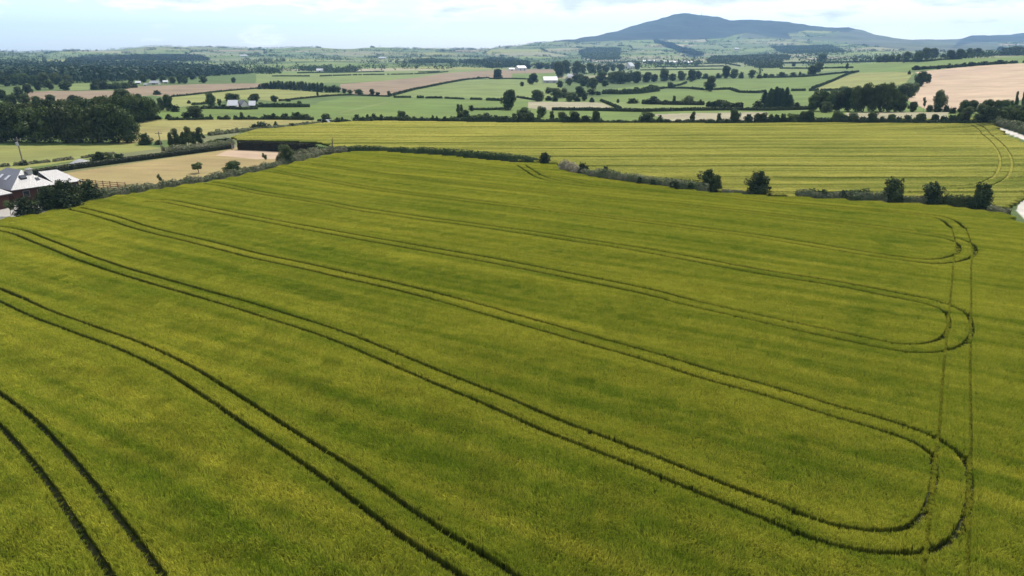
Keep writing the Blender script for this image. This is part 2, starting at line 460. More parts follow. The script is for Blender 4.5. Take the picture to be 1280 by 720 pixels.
# ------------------------------------------------------------------ land cover (albedo of each field)
GR1 = (.080, .116, .022); GR2 = (.056, .085, .020); GR3 = (.105, .135, .036); YEL = (.185, .165, .055); YLG = (.145, .152, .042)
TANF = (.29, .215, .145); STUB = (.200, .155, .064); BRN = (.155, .115, .072); WOODF = (.009, .016, .011); PALE = (.205, .185, .115)
MOOR = (.055, .058, .045); SOILG = (.034, .038, .011); ROUGH = (.105, .110, .048); YARD = (.26, .245, .22); GRAV = (.40, .375, .33)
FIELDS = [
    # beyond the barley: strips behind the far hedgerow
    ((170, 139), (400, 130), (640, 124), (900, 118), (1250, 118), (1250, 160), (640, 158), (420, 153), (170, 150), GR1),
    ((20, 126), (40, 114), (150, 113), (170, 108), (250, 105), (325, 104), (330, 111), (262, 117), (215, 122), (190, 119), (160, 121), (60, 126), BRN),
    ((0, 100), (110, 104), (110, 112), (0, 116), GR2),
    ((88, 105), (112, 103), (112, 112), (86, 113), GR3),
    ((20, 127), (70, 128), (70, 134), (20, 134), GR3),
    ((160, 97), (330, 92), (330, 104), (250, 105), (165, 108), GR2),
    ((320, 92), (480, 89), (640, 85.5), (640, 88), (560, 91), (520, 97), (480, 101), (425, 104), (320, 104), GR3),
    ((425, 105), (480, 101), (520, 97), (560, 91), (615, 88), (640, 87), (692, 86.5), (694, 92), (665, 95), (640, 97), (610, 97), (586, 98.5), (556, 103.5), (516, 112), (486, 119.5), (445, 118), (425, 113), BRN),
    ((640, 92), (694, 91), (694, 100), (640, 98), GR1),
    ((490, 121), (517, 113), (557, 105), (586, 100), (640, 98.5), (660, 99), (652, 107), (640, 125), (608, 124), (556, 122), GR3),
    ((640, 99), (690, 100), (700, 108), (705, 116), (672, 126), (640, 125), GR3),
    ((205, 137), (216, 121), (260, 116), (320, 111), (350, 111), (385, 114), (402, 116), (430, 117), (440, 119), (420, 119.5), (380, 123), (345, 127), (320, 124), (285, 124), (265, 130), (240, 132), YLG),
    ((195, 148), (205, 137), (250, 132), (300, 138), (387, 134.5), (400, 127), (440, 121), (487, 121.5), (610, 126), (628, 129), (597, 137), (575, 140), (573, 151), (480, 151), (400, 149), (250, 148), GR1),
    ((480, 141), (500, 128), (575, 126), (600, 136), (575, 140), (572, 145), GR1),
    ((424, 140.2), (455, 133.6), (483, 127.2), (485, 128), (456, 134.8), (426, 141.3), GR3),
    ((660, 127), (745, 128), (754, 129), (772, 137.5), (690, 138), (660, 135), PALE),
    ((690, 139), (890, 138), (890, 152), (750, 156), (690, 152), GR1),
    ((748, 122), (800, 117), (824, 112), (860, 112), (912, 114), (958, 118), (958, 136), (930, 135), (880, 131), (805, 129), (760, 127), GR1),
    ((752, 126), (800, 129), (880, 131), (930, 134), (1010, 135), (1010, 139), (775, 139), GR3),
    ((750, 113), (822, 104), (870, 101), (960, 97), (985, 96), (1015, 95), (1065, 91), (1035, 104), (1016, 112), (990, 112), (950, 116), (925, 115), (880, 112), (824, 110), (790, 114), GR1),
    ((985, 114), (1016, 112), (1022, 126), (1006, 135), (985, 133), GR1),
    ((1014, 114), (1050, 98), (1075, 90), (1120, 90), (1142, 91), (1132, 104), (1100, 112), (1075, 112), YLG),
    ((1066, 91), (1050, 85), (1020, 82), (1080, 79), (1130, 79), (1200, 75), (1300, 69), (1300, 79), (1222, 82), (1190, 85), (1141, 89), (1120, 90), GR1),
    ((1143, 90), (1190, 85.3), (1222, 82.3), (1261, 80), (1320, 77), (1320, 112), (1272, 126), (1250, 130), (1215, 136), (1190, 138), (1160, 138), (1132, 124), (1150, 110), (1158, 96), TANF),
    ((815, 143), (860, 141.5), (960, 140), (960, 151), (840, 153), PALE),
    ((1057, 141), (1185, 140), (1185, 149), (1057, 151), PALE),
    ((800, 86), (905, 84), (1000, 82), (1020, 86), (985, 92), (905, 92), (800, 96), GR3),
    # near left: crop strips, the stubble paddock and grass round the house
    ((-60, 182), (100, 182), (165, 180), (204, 185), (150, 192), (60, 206), (-60, 222), YLG),
    ((150, 157), (190, 150), (330, 149), (402, 151), (340, 158), (262, 167), (215, 174), (165, 180), (150, 180), YEL),
    ((-60, 222), (45, 211), (150, 192), (204, 185), (262, 168), (300, 165), (298, 186), (200, 202), (50, 224), (-60, 240), ROUGH),
    ((50, 221), (200, 199), (290, 186.5), (300, 180), (395, 188), (397, 194), (345, 206), (290, 219), (190, 237), (120, 250), (98, 258), (60, 240), STUB),
    ((285, 188), (340, 187), (395, 190), (372, 198), (320, 199), (270, 194), TANF),
    ((-60, 275), (0, 255), (60, 256), (120, 249), (126, 253), (60, 268), (0, 282), (-60, 300), YARD),
    ((98, 238), (160, 230), (160, 241), (100, 247), ROUGH),
    ((96, 253), (200, 234), (290, 219), (345, 206), (395, 194), (430, 190), (436, 193), (345, 211), (290, 223), (200, 239), (60, 272), ROUGH),
    ((428, 187), (560, 191), (640, 199), (690, 205), (640, 207), (560, 197), (430, 193), ROUGH),
    ((700, 205), (735, 210), (870, 232), (1000, 243), (1110, 246), (1240, 258), (1256, 270), (1100, 258), (950, 250), (868, 243), (735, 222), (700, 215), ROUGH),
    # gravel farm track on the right
    ((1226, 157), (1236, 156.5), (1252, 159.5), (1283, 170), (1400, 215), (1400, 228), (1283, 176), (1262, 168), (1240, 161), GRAV),
    ((1400, 228), (1290, 246), (1275, 253), (1270, 263), (1280, 274), (1400, 340), (1400, 290), (1300, 262), (1400, 245), GRAV),
    ((1400, 208), (1283, 168), (1254, 158.8), (1240, 155.5), (1250, 148), (1300, 150), (1400, 160), ROUGH),
]
FOREST = [
    ((686, 52.0), (735, 52.5), (800, 49.8), (860, 49.5), (905, 48), (918, 44), (935, 41), (960, 46), (990, 49), (985, 42), (1010, 38), (1060, 40), (1075, 34), (1000, 20), (880, 5), (780, 20), (700, 45)),
    ((1190, 60), (1215, 53), (1290, 52), (1400, 50), (1400, 20), (1290, 30), (1210, 40)),
    ((818, 50), (826, 50), (860, 61), (880, 70), (862, 72), (845, 62)),
]
MOORP = [((918, 47), (935, 41), (990, 49), (1045, 44), (1060, 30), (1090, 38), (1120, 44), (1180, 46), (1240, 50), (1260, 62), (1160, 66), (1090, 58), (1010, 50), (960, 48))]


def far_cells():
    """irregular patchwork of far fields: lattice of jittered corners"""
    r = np.random.default_rng(4)
    c, s = math.cos(.3), math.sin(.3)
    I, J = 44, 34
    V = np.zeros((I, J, 2))
    for i in range(I):
        for j in range(J):
            a = (i - 22) * 270 + r.uniform(-85, 85) + (j % 2) * 110
            b = 900 + j * 190 + r.uniform(-60, 60)
            V[i, j] = (a * c - b * s + 1300, a * s + b * c)
    return V


CELLS = far_cells()


def build_ground():
    na, nd = XG.shape
    V = np.stack([XG, YG, ZG], -1).reshape(-1, 3)
    U, W = proj(V[:, 0], V[:, 1], V[:, 2])
    D = np.hypot(V[:, 0], V[:, 1])
    front = V[:, 1] > 20
    C = np.tile(np.array(GR2, np.float32), (len(V), 1))
    r = np.random.default_rng(3)
    pal = [GR1, GR2, GR3, (.10, .125, .05), (.125, .14, .06), YLG, (.16, .155, .08), (.088, .115, .046), PALE, (.20, .155, .10)]
    wts = np.array([3, 3, 3, 3, 2.5, 1.6, 1.6, 3, .5, .45]); wts /= wts.sum()
    far = (D > 1050) & front
    idx = np.where(far)[0]
    fx, fy = V[idx, 0], V[idx, 1]
    for i in range(CELLS.shape[0] - 1):
        for j in range(CELLS.shape[1] - 1):
            q = CELLS[[i, i + 1, i + 1, i], [j, j, j + 1, j + 1]]
            col = pal[r.choice(len(pal), p=wts)]
            if np.hypot(*q.mean(0)) > 8500 or abs(math.atan2(q.mean(0)[0], q.mean(0)[1])) > .9: continue
            w = pip(fx, fy, q)
            if w.any(): C[idx[w]] = np.array(col) * r.uniform(.9, 1.1)
    for p in MOORP:
        w = pip(U, W, p) & (D > 3000) & front; C[w] = np.array(MOOR)[None] * np.array([1, 1.12, .8])[None] ** (2 * value_noise(V[w, 0] / 160, V[w, 1] / 260, 75)[:, None]) * (.6 + .9 * value_noise(V[w, 0] / 110, V[w, 1] / 200, 74))[:, None]
    for p in FOREST:
        w = pip(U, W, p) & (D > 3000) & front; C[w] = np.array(WOODF)[None] * (.55 + 1.5 * value_noise(V[w, 0] / 210, V[w, 1] / 400, 71) * value_noise(V[w, 0] / 70, V[w, 1] / 120, 72) + .5 * value_noise(V[w, 0] / 500, V[w, 1] / 500, 73))[:, None]
    for fdef in FIELDS:
        w = pip(U, W, fdef[:-1]) & front & (D < 3000); C[w] = fdef[-1]
    for p in (NEAR_PX, FAR_PX):
        w = pip(V[:, 0], V[:, 1], p); C[w] = SOILG
    # faces
    ia = np.arange(na - 1)[:, None]; jd = np.arange(nd - 1)[None]
    a = ia * nd + jd
    f = np.stack([a, a + nd, a + nd + 1, a + 1], -1).reshape(-1, 4)
    jd = np.arange(nd - 1)
    wrap = np.stack([(na - 1) * nd + jd, jd, jd + 1, (na - 1) * nd + jd + 1], -1)   # azimuth -180 and 180 meet
    me = mesh_np('ground', V, f, ground_material(), {'cover': ('FLOAT_COLOR', np.concatenate([C, np.ones((len(C), 1))], 1))}, smooth_f=True)
    o = link('ground', me)
    tag(o, 'rolling green farmland with patchwork fields running to a blue mountain', 'ground', kind='structure')


# ------------------------------------------------------------------ barley: outlines and wheel tracks
def W2(px, z=.45):
    return [tuple(plane(x, y, z)) for x, y in px]


NEAR_PX = [tuple(p) for p in smooth(np.array(W2([(0, 277), (60, 268), (120, 252), (200, 239), (290, 223.5), (345, 211), (395, 199), (430, 192), (470, 191), (560, 197),
                                        (640, 204.5), (690, 206.5), (700, 213), (735, 221.5), (800, 230.5), (868, 240.5), (950, 246.5), (1100, 254.5), (1200, 261.5), (1256, 271), (1283, 288)], 0.3)), 2.0)]
NEAR_PX += [(120, 112), (122, 40), (90, 18), (-90, 18), (-120, 60), (-110, 100)]
FAR_PX = W2([(297, 176), (292, 170.5), (320, 162.5), (400, 155), (440, 152.8), (480, 152.3), (560, 153.2), (640, 154.5), (800, 155.2), (960, 155.5), (1120, 155.4), (1224, 159), (1240, 163.5), (1262, 172), (1283, 182)], 0.3)
FAR_PX += [(260, 205), (250, 165)] + W2([(1283, 240), (1268, 252), (1255, 262), (1240, 258.5), (1110, 249.5), (1000, 247), (940, 243.5), (870, 237), (800, 228), (740, 217), (712, 207), (690, 204.5), (640, 200), (560, 193), (430, 187.5), (397, 178)], 0.3)

T_PX = {
    1: [(-60, 470), (0, 512), (43, 552), (90, 607), (119, 648), (169, 718), (205, 775)],
    2: [(-80, 342), (0, 370), (50, 393), (100, 412), (160, 434), (220, 462), (275, 496), (342, 540), (427, 597), (513, 660), (605, 719), (690, 780)],
    43: [(95, 262), (124, 269), (175, 285), (225, 298), (320, 321), (405, 340), (495, 360), (570, 380), (640, 399), (722, 423), (815, 449), (890, 472), (960, 491), (1043, 517),
         (1100, 533.5), (1150, 551), (1180, 570), (1189, 590), (1189, 612), (1183, 640), (1170, 662), (1147, 676), (1112, 680), (1065, 676), (1015, 663), (960, 640.5), (890, 613), (815, 583),
         (706, 541), (640, 512), (570, 483), (502, 455), (420, 421), (320, 389), (225, 361), (160, 342), (100, 322), (50, 301.5), (20, 291), (-15, 285)],
    65: [(262, 230), (279, 232.5), (320, 241), (400, 254), (480, 267.5), (640, 289.5), (800, 314), (960, 343), (1060, 359), (1135, 374), (1172, 383), (1194, 394), (1200, 408), (1197, 421), (1183, 432),
         (1153, 438), (1118, 436), (1060, 424.5), (960, 403), (857, 379), (800, 364.5), (640, 332), (480, 303.5), (320, 274.5), (250, 261), (211, 253), (185, 252)],
    87: [(395, 206), (420, 210), (480, 219), (560, 229), (640, 237.5), (800, 252.5), (960, 269.5), (1060, 281), (1135, 291), (1185, 299.5), (1204, 306), (1209, 314), (1203, 322), (1180, 327.5), (1145, 327),
         (1060, 315), (960, 299), (800, 277.5), (640, 258.5), (480, 239), (347, 216), (320, 214)],
    9: [(652, 207.5), (662, 214), (675, 222), (700, 228.5), (760, 236), (880, 244.5), (960, 253), (1060, 261.5), (1140, 268.5), (1180, 275), (1198, 287), (1204, 310), (1202, 340), (1199, 405),
        (1195, 470), (1193, 540), (1189, 603), (1181, 716), (1174, 790)],
    10: [(470, 198), (560, 203.5), (640, 214.5), (700, 222.5), (735, 230)],
}
HEAD_PX = [(-10, 292), (20, 287), (75, 275), (125, 264), (190, 250), (277, 231.5), (345, 216), (400, 206), (440, 199)]
FAR_HEAD = [(1195, 161), (1222, 163.5), (1243, 177), (1256.5, 197), (1254, 217), (1240, 228), (1222, 233), (1190, 236)]


def offset_lines(P, off):
    d = np.gradient(P, axis=0); d /= np.linalg.norm(d, axis=1)[:, None] + 1e-9
    n = np.stack([-d[:, 1], d[:, 0]], -1)
    return P + n * off, P - n * off


def build_tracks():
    near, half_near, pale = [], [], []
    for k, px in T_PX.items():
        P = smooth(np.array(W2(px[:11] if k == 9 else px)), .2)
        for q in offset_lines(P, 1.0):
            near.append(q)
    P = smooth(np.array(W2(HEAD_PX)), .3)
    far = []
    P2 = smooth(np.array(W2(FAR_HEAD)), .3)
    for q in offset_lines(P2, 1.25): far.append(q)
    # parallel passes of the far field, 18 m apart
    for k in range(9):
        y0 = 288 - 8 - 17.0 * k
        xs = np.arange(-135, 178 - k * 7, .3)
        yy = y0 + .035 * (xs - 50) + 2.2 * np.sin(xs / 60 + k * .3)
        for s in (-1, 1):
            far.append(np.stack([xs, yy + s * 1.0], -1))
    xs = np.linspace(0, 1, 2000)
    head = list(offset_lines(P, .95))
    return near, head, far


TRACKS, HEAD, FTRACKS = build_tracks()


class Near2D:
    """distance to the nearest wheel track through a coarse hash of sample points"""
    def __init__(s, lines, cell=1.0):
        s.c = cell; s.h = {}
        P = np.concatenate(lines)
        s.P = P
        s.x0 = P.min(0) - 3; s.n = np.ceil((P.max(0) + 3 - s.x0) / cell).astype(int)
        ij = ((P - s.x0) / cell).astype(int)
        s.key = ij[:, 0] * s.n[1] + ij[:, 1]
        o = np.argsort(s.key, kind='stable'); s.key = s.key[o]; s.P = P[o]

    def occupied(s, Q, rad):
        """is any track sample within rad (rad <= cell) of Q?"""
        ij = np.floor((Q - s.x0) / s.c).astype(int)
        res = np.zeros(len(Q), bool)
        for di in (-1, 0, 1):
            for dj in (-1, 0, 1):
                i, j = ij[:, 0] + di, ij[:, 1] + dj
                ok = (i >= 0) & (j >= 0) & (i < s.n[0]) & (j < s.n[1])
                k = np.where(ok, i * s.n[1] + j, -1)
                a = np.searchsorted(s.key, k, 'left'); b = np.searchsorted(s.key, k, 'right')
                m = int((b - a).max()) if len(a) else 0
                for t in range(m):
                    w = np.where((a + t < b) & ~res)[0]
                    if not len(w): continue
                    dd = s.P[a[w] + t] - Q[w]
                    res[w[(dd ** 2).sum(1) < rad * rad]] = True
        return res


def barley_material(ang, green=(.160, .218, .013), ripe=(.425, .400, .042)):
    m, nt, out = new_mat('barley'); L = nt.links.new
    tip = N(nt, 'ShaderNodeAttribute', attribute_name='tip')
    tint = N(nt, 'ShaderNodeAttribute', attribute_name='tint', attribute_type='INSTANCER')
    ear = N(nt, 'ShaderNodeMix', data_type='RGBA'); ear.inputs[6].default_value = (*green, 1); ear.inputs[7].default_value = (*ripe, 1)
    geo = nt.nodes.new('ShaderNodeNewGeometry')
    mr = N(nt, 'ShaderNodeVectorRotate', rotation_type='Z_AXIS', inp={'Angle': -ang}); L(geo.outputs['Position'], mr.inputs['Vector'])
    sc = N(nt, 'ShaderNodeVectorMath', operation='MULTIPLY'); sc.inputs[1].default_value = (.022, .50, .01); L(mr.outputs[0], sc.inputs[0])
    sn = N(nt, 'ShaderNodeTexNoise', inp={'Scale': 1.0, 'Detail': 4.0, 'Roughness': .62}); L(sc.outputs[0], sn.inputs['Vector'])
    s2 = N(nt, 'ShaderNodeTexNoise', inp={'Scale': 1.1, 'Detail': 3.0, 'Roughness': .6}); L(geo.outputs['Position'], s2.inputs['Vector'])
    q1 = N(nt, 'ShaderNodeMapRange', inp={1: .3, 2: .7, 3: -.38, 4: .38}); L(sn.outputs[0], q1.inputs[0])
    q2 = N(nt, 'ShaderNodeMapRange', inp={1: .3, 2: .7, 3: -.16, 4: .16}); L(s2.outputs[0], q2.inputs[0])
    ad = N(nt, 'ShaderNodeMath', operation='ADD'); L(q1.outputs[0], ad.inputs[0]); L(q2.outputs[0], ad.inputs[1])
    ad2 = N(nt, 'ShaderNodeMath', operation='ADD', use_clamp=True); L(ad.outputs[0], ad2.inputs[0]); L(tint.outputs['Fac'], ad2.inputs[1])
    L(ad2.outputs[0], ear.inputs[0])
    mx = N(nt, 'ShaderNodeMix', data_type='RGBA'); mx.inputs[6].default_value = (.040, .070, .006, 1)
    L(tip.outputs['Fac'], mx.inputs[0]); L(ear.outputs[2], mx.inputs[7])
    rv = N(nt, 'ShaderNodeAttribute', attribute_name='vary')
    rr = N(nt, 'ShaderNodeMapRange', inp={3: .7, 4: 1.3}); L(rv.outputs['Fac'], rr.inputs[0])
    hs = N(nt, 'ShaderNodeHueSaturation'); L(mx.outputs[2], hs.inputs['Color']); L(rr.outputs[0], hs.inputs['Value'])
    d = N(nt, 'ShaderNodeBsdfDiffuse'); t = N(nt, 'ShaderNodeBsdfTranslucent')
    L(hs.outputs[0], d.inputs[0]); L(hs.outputs[0], t.inputs[0])
    ms = N(nt, 'ShaderNodeMixShader', inp={0: .28}); L(d.outputs[0], ms.inputs[1]); L(t.outputs[0], ms.inputs[2])
    L(ms.outputs[0], out.inputs[0])
    return m


M_BARLEY = barley_material(math.radians(-31)); M_BARLEY_FAR = barley_material(math.radians(2), (.200, .245, .040), (.56, .515, .125))


def barley_patch(name, size, n, width, hgt_, seed, mat=None, lean_k=1.0):
    """a patch of standing stalks: each a bent ribbon of two quads, leaf below and ear above"""
    r = np.random.default_rng(seed)
    p = r.uniform(-size / 2, size / 2, (n, 2))
    a = r.uniform(0, 2 * np.pi, n)
    h = hgt_ * r.uniform(.88, 1.06, n)
    lean = (r.normal(0, .11, (n, 2)) + np.array([.07, .04])) * lean_k
    side = np.stack([np.cos(a), np.sin(a)], -1) * (width * r.uniform(.6, 1.3, n))[:, None] / 2
    V = np.zeros((n, 7, 3)); T = np.zeros((n, 7))
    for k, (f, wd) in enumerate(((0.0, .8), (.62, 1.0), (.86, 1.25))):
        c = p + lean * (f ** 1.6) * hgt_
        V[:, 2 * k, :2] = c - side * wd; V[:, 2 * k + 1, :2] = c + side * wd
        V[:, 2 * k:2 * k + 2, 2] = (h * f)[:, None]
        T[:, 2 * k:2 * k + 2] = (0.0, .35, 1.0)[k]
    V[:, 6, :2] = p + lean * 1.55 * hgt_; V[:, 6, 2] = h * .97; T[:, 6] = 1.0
    b = np.arange(n)[:, None] * 7
    q = np.concatenate([b + np.array([[0, 1, 3]]), b + np.array([[0, 3, 2]]), b + np.array([[2, 3, 5]]), b + np.array([[2, 5, 4]]), b + np.array([[4, 5, 6]])])
    vary = np.repeat(r.uniform(0, 1, n), 7)
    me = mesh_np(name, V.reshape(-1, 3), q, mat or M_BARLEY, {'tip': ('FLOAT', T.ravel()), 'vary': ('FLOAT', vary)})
    return me


def scatter(name, groups, mat_label):
    """one object whose geometry nodes set patches on its points. groups: list of (patch meshes, points, tint, zscale)"""
    o_pts, rot, scl, pick, tint, protos = [], [], [], [], [], []
    for meshes, P, tn, sc in groups:
        base = len(protos)
        for me in meshes:
            protos.append(bpy.data.objects.new('barley_patch', me))   # source of the instances, linked to no collection
        o_pts.append(P); n = len(P)
        rot.append(np.stack([np.zeros(n), np.zeros(n), rng.choice(4, n) * np.pi / 2 + rng.normal(0, .08, n)], -1))
        scl.append(sc); pick.append(base + rng.integers(0, len(meshes), n)); tint.append(tn)
    P = np.concatenate(o_pts)
    me = bpy.data.meshes.new(name)
    me.vertices.add(len(P)); me.vertices.foreach_set('co', P.astype(np.float32).ravel())
    me.materials.append(M_BARLEY)
    for nm, typ, val in (('rot', 'FLOAT_VECTOR', np.concatenate(rot)), ('scl', 'FLOAT_VECTOR', np.concatenate(scl)), ('pick', 'INT', np.concatenate(pick)), ('tint', 'FLOAT', np.concatenate(tint))):
        a_ = me.attributes.new(nm, typ, 'POINT')
        a_.data.foreach_set('vector' if typ == 'FLOAT_VECTOR' else 'value', np.asarray(val, np.int32 if typ == 'INT' else np.float32).ravel())
    me.update()
    o = link(name, me)
    ng = bpy.data.node_groups.new(name + '_stalks', 'GeometryNodeTree')
    ng.interface.new_socket('Geometry', in_out='INPUT', socket_type='NodeSocketGeometry')
    ng.interface.new_socket('Geometry', in_out='OUTPUT', socket_type='NodeSocketGeometry')
    gi, go = ng.nodes.new('NodeGroupInput'), ng.nodes.new('NodeGroupOutput')
    j = ng.nodes.new('GeometryNodeJoinGeometry')
    for p in reversed(protos):
        oi = ng.nodes.new('GeometryNodeObjectInfo'); oi.inputs['Object'].default_value = p; oi.inputs['As Instance'].default_value = True
        ng.links.new(oi.outputs['Geometry'], j.inputs[0])
    ip = ng.nodes.new('GeometryNodeInstanceOnPoints')
    ip.inputs['Pick Instance'].default_value = True
    ng.links.new(gi.outputs[0], ip.inputs['Points']); ng.links.new(j.outputs[0], ip.inputs['Instance'])
    for nm, dt, sock in (('pick', 'INT', 'Instance Index'), ('rot', 'FLOAT_VECTOR', 'Rotation'), ('scl', 'FLOAT_VECTOR', 'Scale')):
        na = ng.nodes.new('GeometryNodeInputNamedAttribute'); na.data_type = dt; na.inputs['Name'].default_value = nm
        out = [s for s in na.outputs if s.enabled and s.name == 'Attribute'][0]
        if sock == 'Rotation':
            e = ng.nodes.new('FunctionNodeEulerToRotation'); ng.links.new(out, e.inputs[0]); out = e.outputs[0]
        ng.links.new(out, ip.inputs[sock])
    ng.links.new(ip.outputs[0], go.inputs[0])
    md = o.modifiers.new('stalks', 'NODES'); md.node_group = ng
    return o


LINE_Y = []


def tint_near(Q):
    """ripeness of the crop: streaks that follow the passes of the drill, soft patches, greener overlaps at the headland"""
    x, y = Q[:, 0], Q[:, 1]
    xs = np.linspace(-130, 130, 261)
    if not LINE_Y:
        for k in (2, 43, 65, 87):
            P = smooth(np.array(W2(T_PX[k])), 1.0)
            if k == 2:
                LINE_Y.append(P)
            else:
                m = len(P) // 2
                for q in ((P[m:][::-1]), P[:m]):
                    LINE_Y.append(q)
    ys = []
    for P in LINE_Y:
        o = np.argsort(P[:, 0]); px, py = P[o, 0], P[o, 1]
        k0 = (py[40] - py[0]) / (px[40] - px[0] + 1e-6) if len(px) > 40 else -.6
        y_ = np.interp(xs, px, py)
        y_ = np.where(xs < px[0], py[0] - .6 * (xs - px[0]), y_)
        y_ = np.where(xs > px[-1], py[-1] - .5 * (xs - px[-1]), y_)
        ys.append(y_)
    ys = np.sort(np.array(ys), 0)
    ys = np.vstack([ys[0] - 22, ys, ys[-1] + 22, ys[-1] + 60])
    ii = np.clip(((x + 130)).astype(int), 0, 260)
    u = np.zeros(len(x))
    for k in range(len(ys) - 1):
        a, b = ys[k][ii], ys[k + 1][ii]
        w = (y >= a) & (y < b)
        u[w] = k + (y[w] - a[w]) / (b[w] - a[w])
    u = u * 17
    v = x
    s = (.40 * value_noise(u / 1.6, v / 34, 1) + .34 * value_noise(u / 4.2, v / 60, 2) + .26 * value_noise(x / 9, y / 9, 3))
    patch = value_noise(x / 16, y / 16, 4) * .5 + value_noise(x / 38, y / 38, 5) * .5
    mid = np.abs((u / 17) % 1 - .5)            # greener strip midway between two wheel tracks
    t = .46 + .56 * (s - .5) + .20 * (patch - .5) - .20 * np.exp(-(mid / .06) ** 2) + .16 * np.clip((y - 60) / 150, 0, 1)
    # greener crescents left of the turning loops
    for cx, cy, rx, ry in ((1118, 403, 55, 26), (1150, 305, 40, 14), (1047, 600, 60, 66)):
        pass
    c1 = ((1010, 600, 34, 60), (1092, 402, 30, 26), (1126, 308, 26, 13))
    U, Wp = None, None
    for cx, cy, rx, ry in c1:
        c = plane(cx, cy, .6)
        e1 = plane(cx + rx, cy, .6) - c; e2 = plane(cx, cy - ry, .6) - c
        M = np.linalg.inv(np.stack([e1, e2], 1))
        q = (Q - c) @ M.T
        rr = np.sqrt((q ** 2).sum(1)); t -= .30 * np.exp(-((rr - .75) / .42) ** 2) * np.clip(.5 - q[:, 0] * .8, 0, 1)
    return np.clip(t, 0, 1)


def grid_in(poly, step, jit=.12):
    poly = np.asarray(poly); lo, hi = poly.min(0), poly.max(0)
    gx, gy = np.meshgrid(np.arange(lo[0], hi[0], step), np.arange(lo[1], hi[1], step))
    Q = np.stack([gx.ravel(), gy.ravel()], -1)
    Q = Q[pip(Q[:, 0], Q[:, 1], poly)]
    return Q


def in_view(Q, m=1.06, dmin=22):
    u, v = proj(Q[:, 0], Q[:, 1], np.full(len(Q), .5))
    return (Q[:, 1] > 10) & (np.abs(u - 640) < 640 * m + 60) & (v < 800)


def split_cells(poly, big, nsub, tr, width):
    """big cells clear of the tracks, and small cells beside them"""
    Q = grid_in(poly, big); Q = Q[in_view(Q)]
    near = Near2D(tr, 2.0)
    occ = near.occupied(Q, min(2.0, big * .72 + width))
    B = Q[~occ]
    S = Q[occ]
    off = (np.arange(nsub) - (nsub - 1) / 2) * (big / nsub)
    ox, oy = np.meshgrid(off, off)
    S = (S[:, None] + np.stack([ox.ravel(), oy.ravel()], -1)[None]).reshape(-1, 2)
    S = S + rng.uniform(-.06, .06, S.shape)
    S = S[~near.occupied(S, width)]
    S = S[pip(S[:, 0], S[:, 1], np.asarray(poly))]
    return B, S


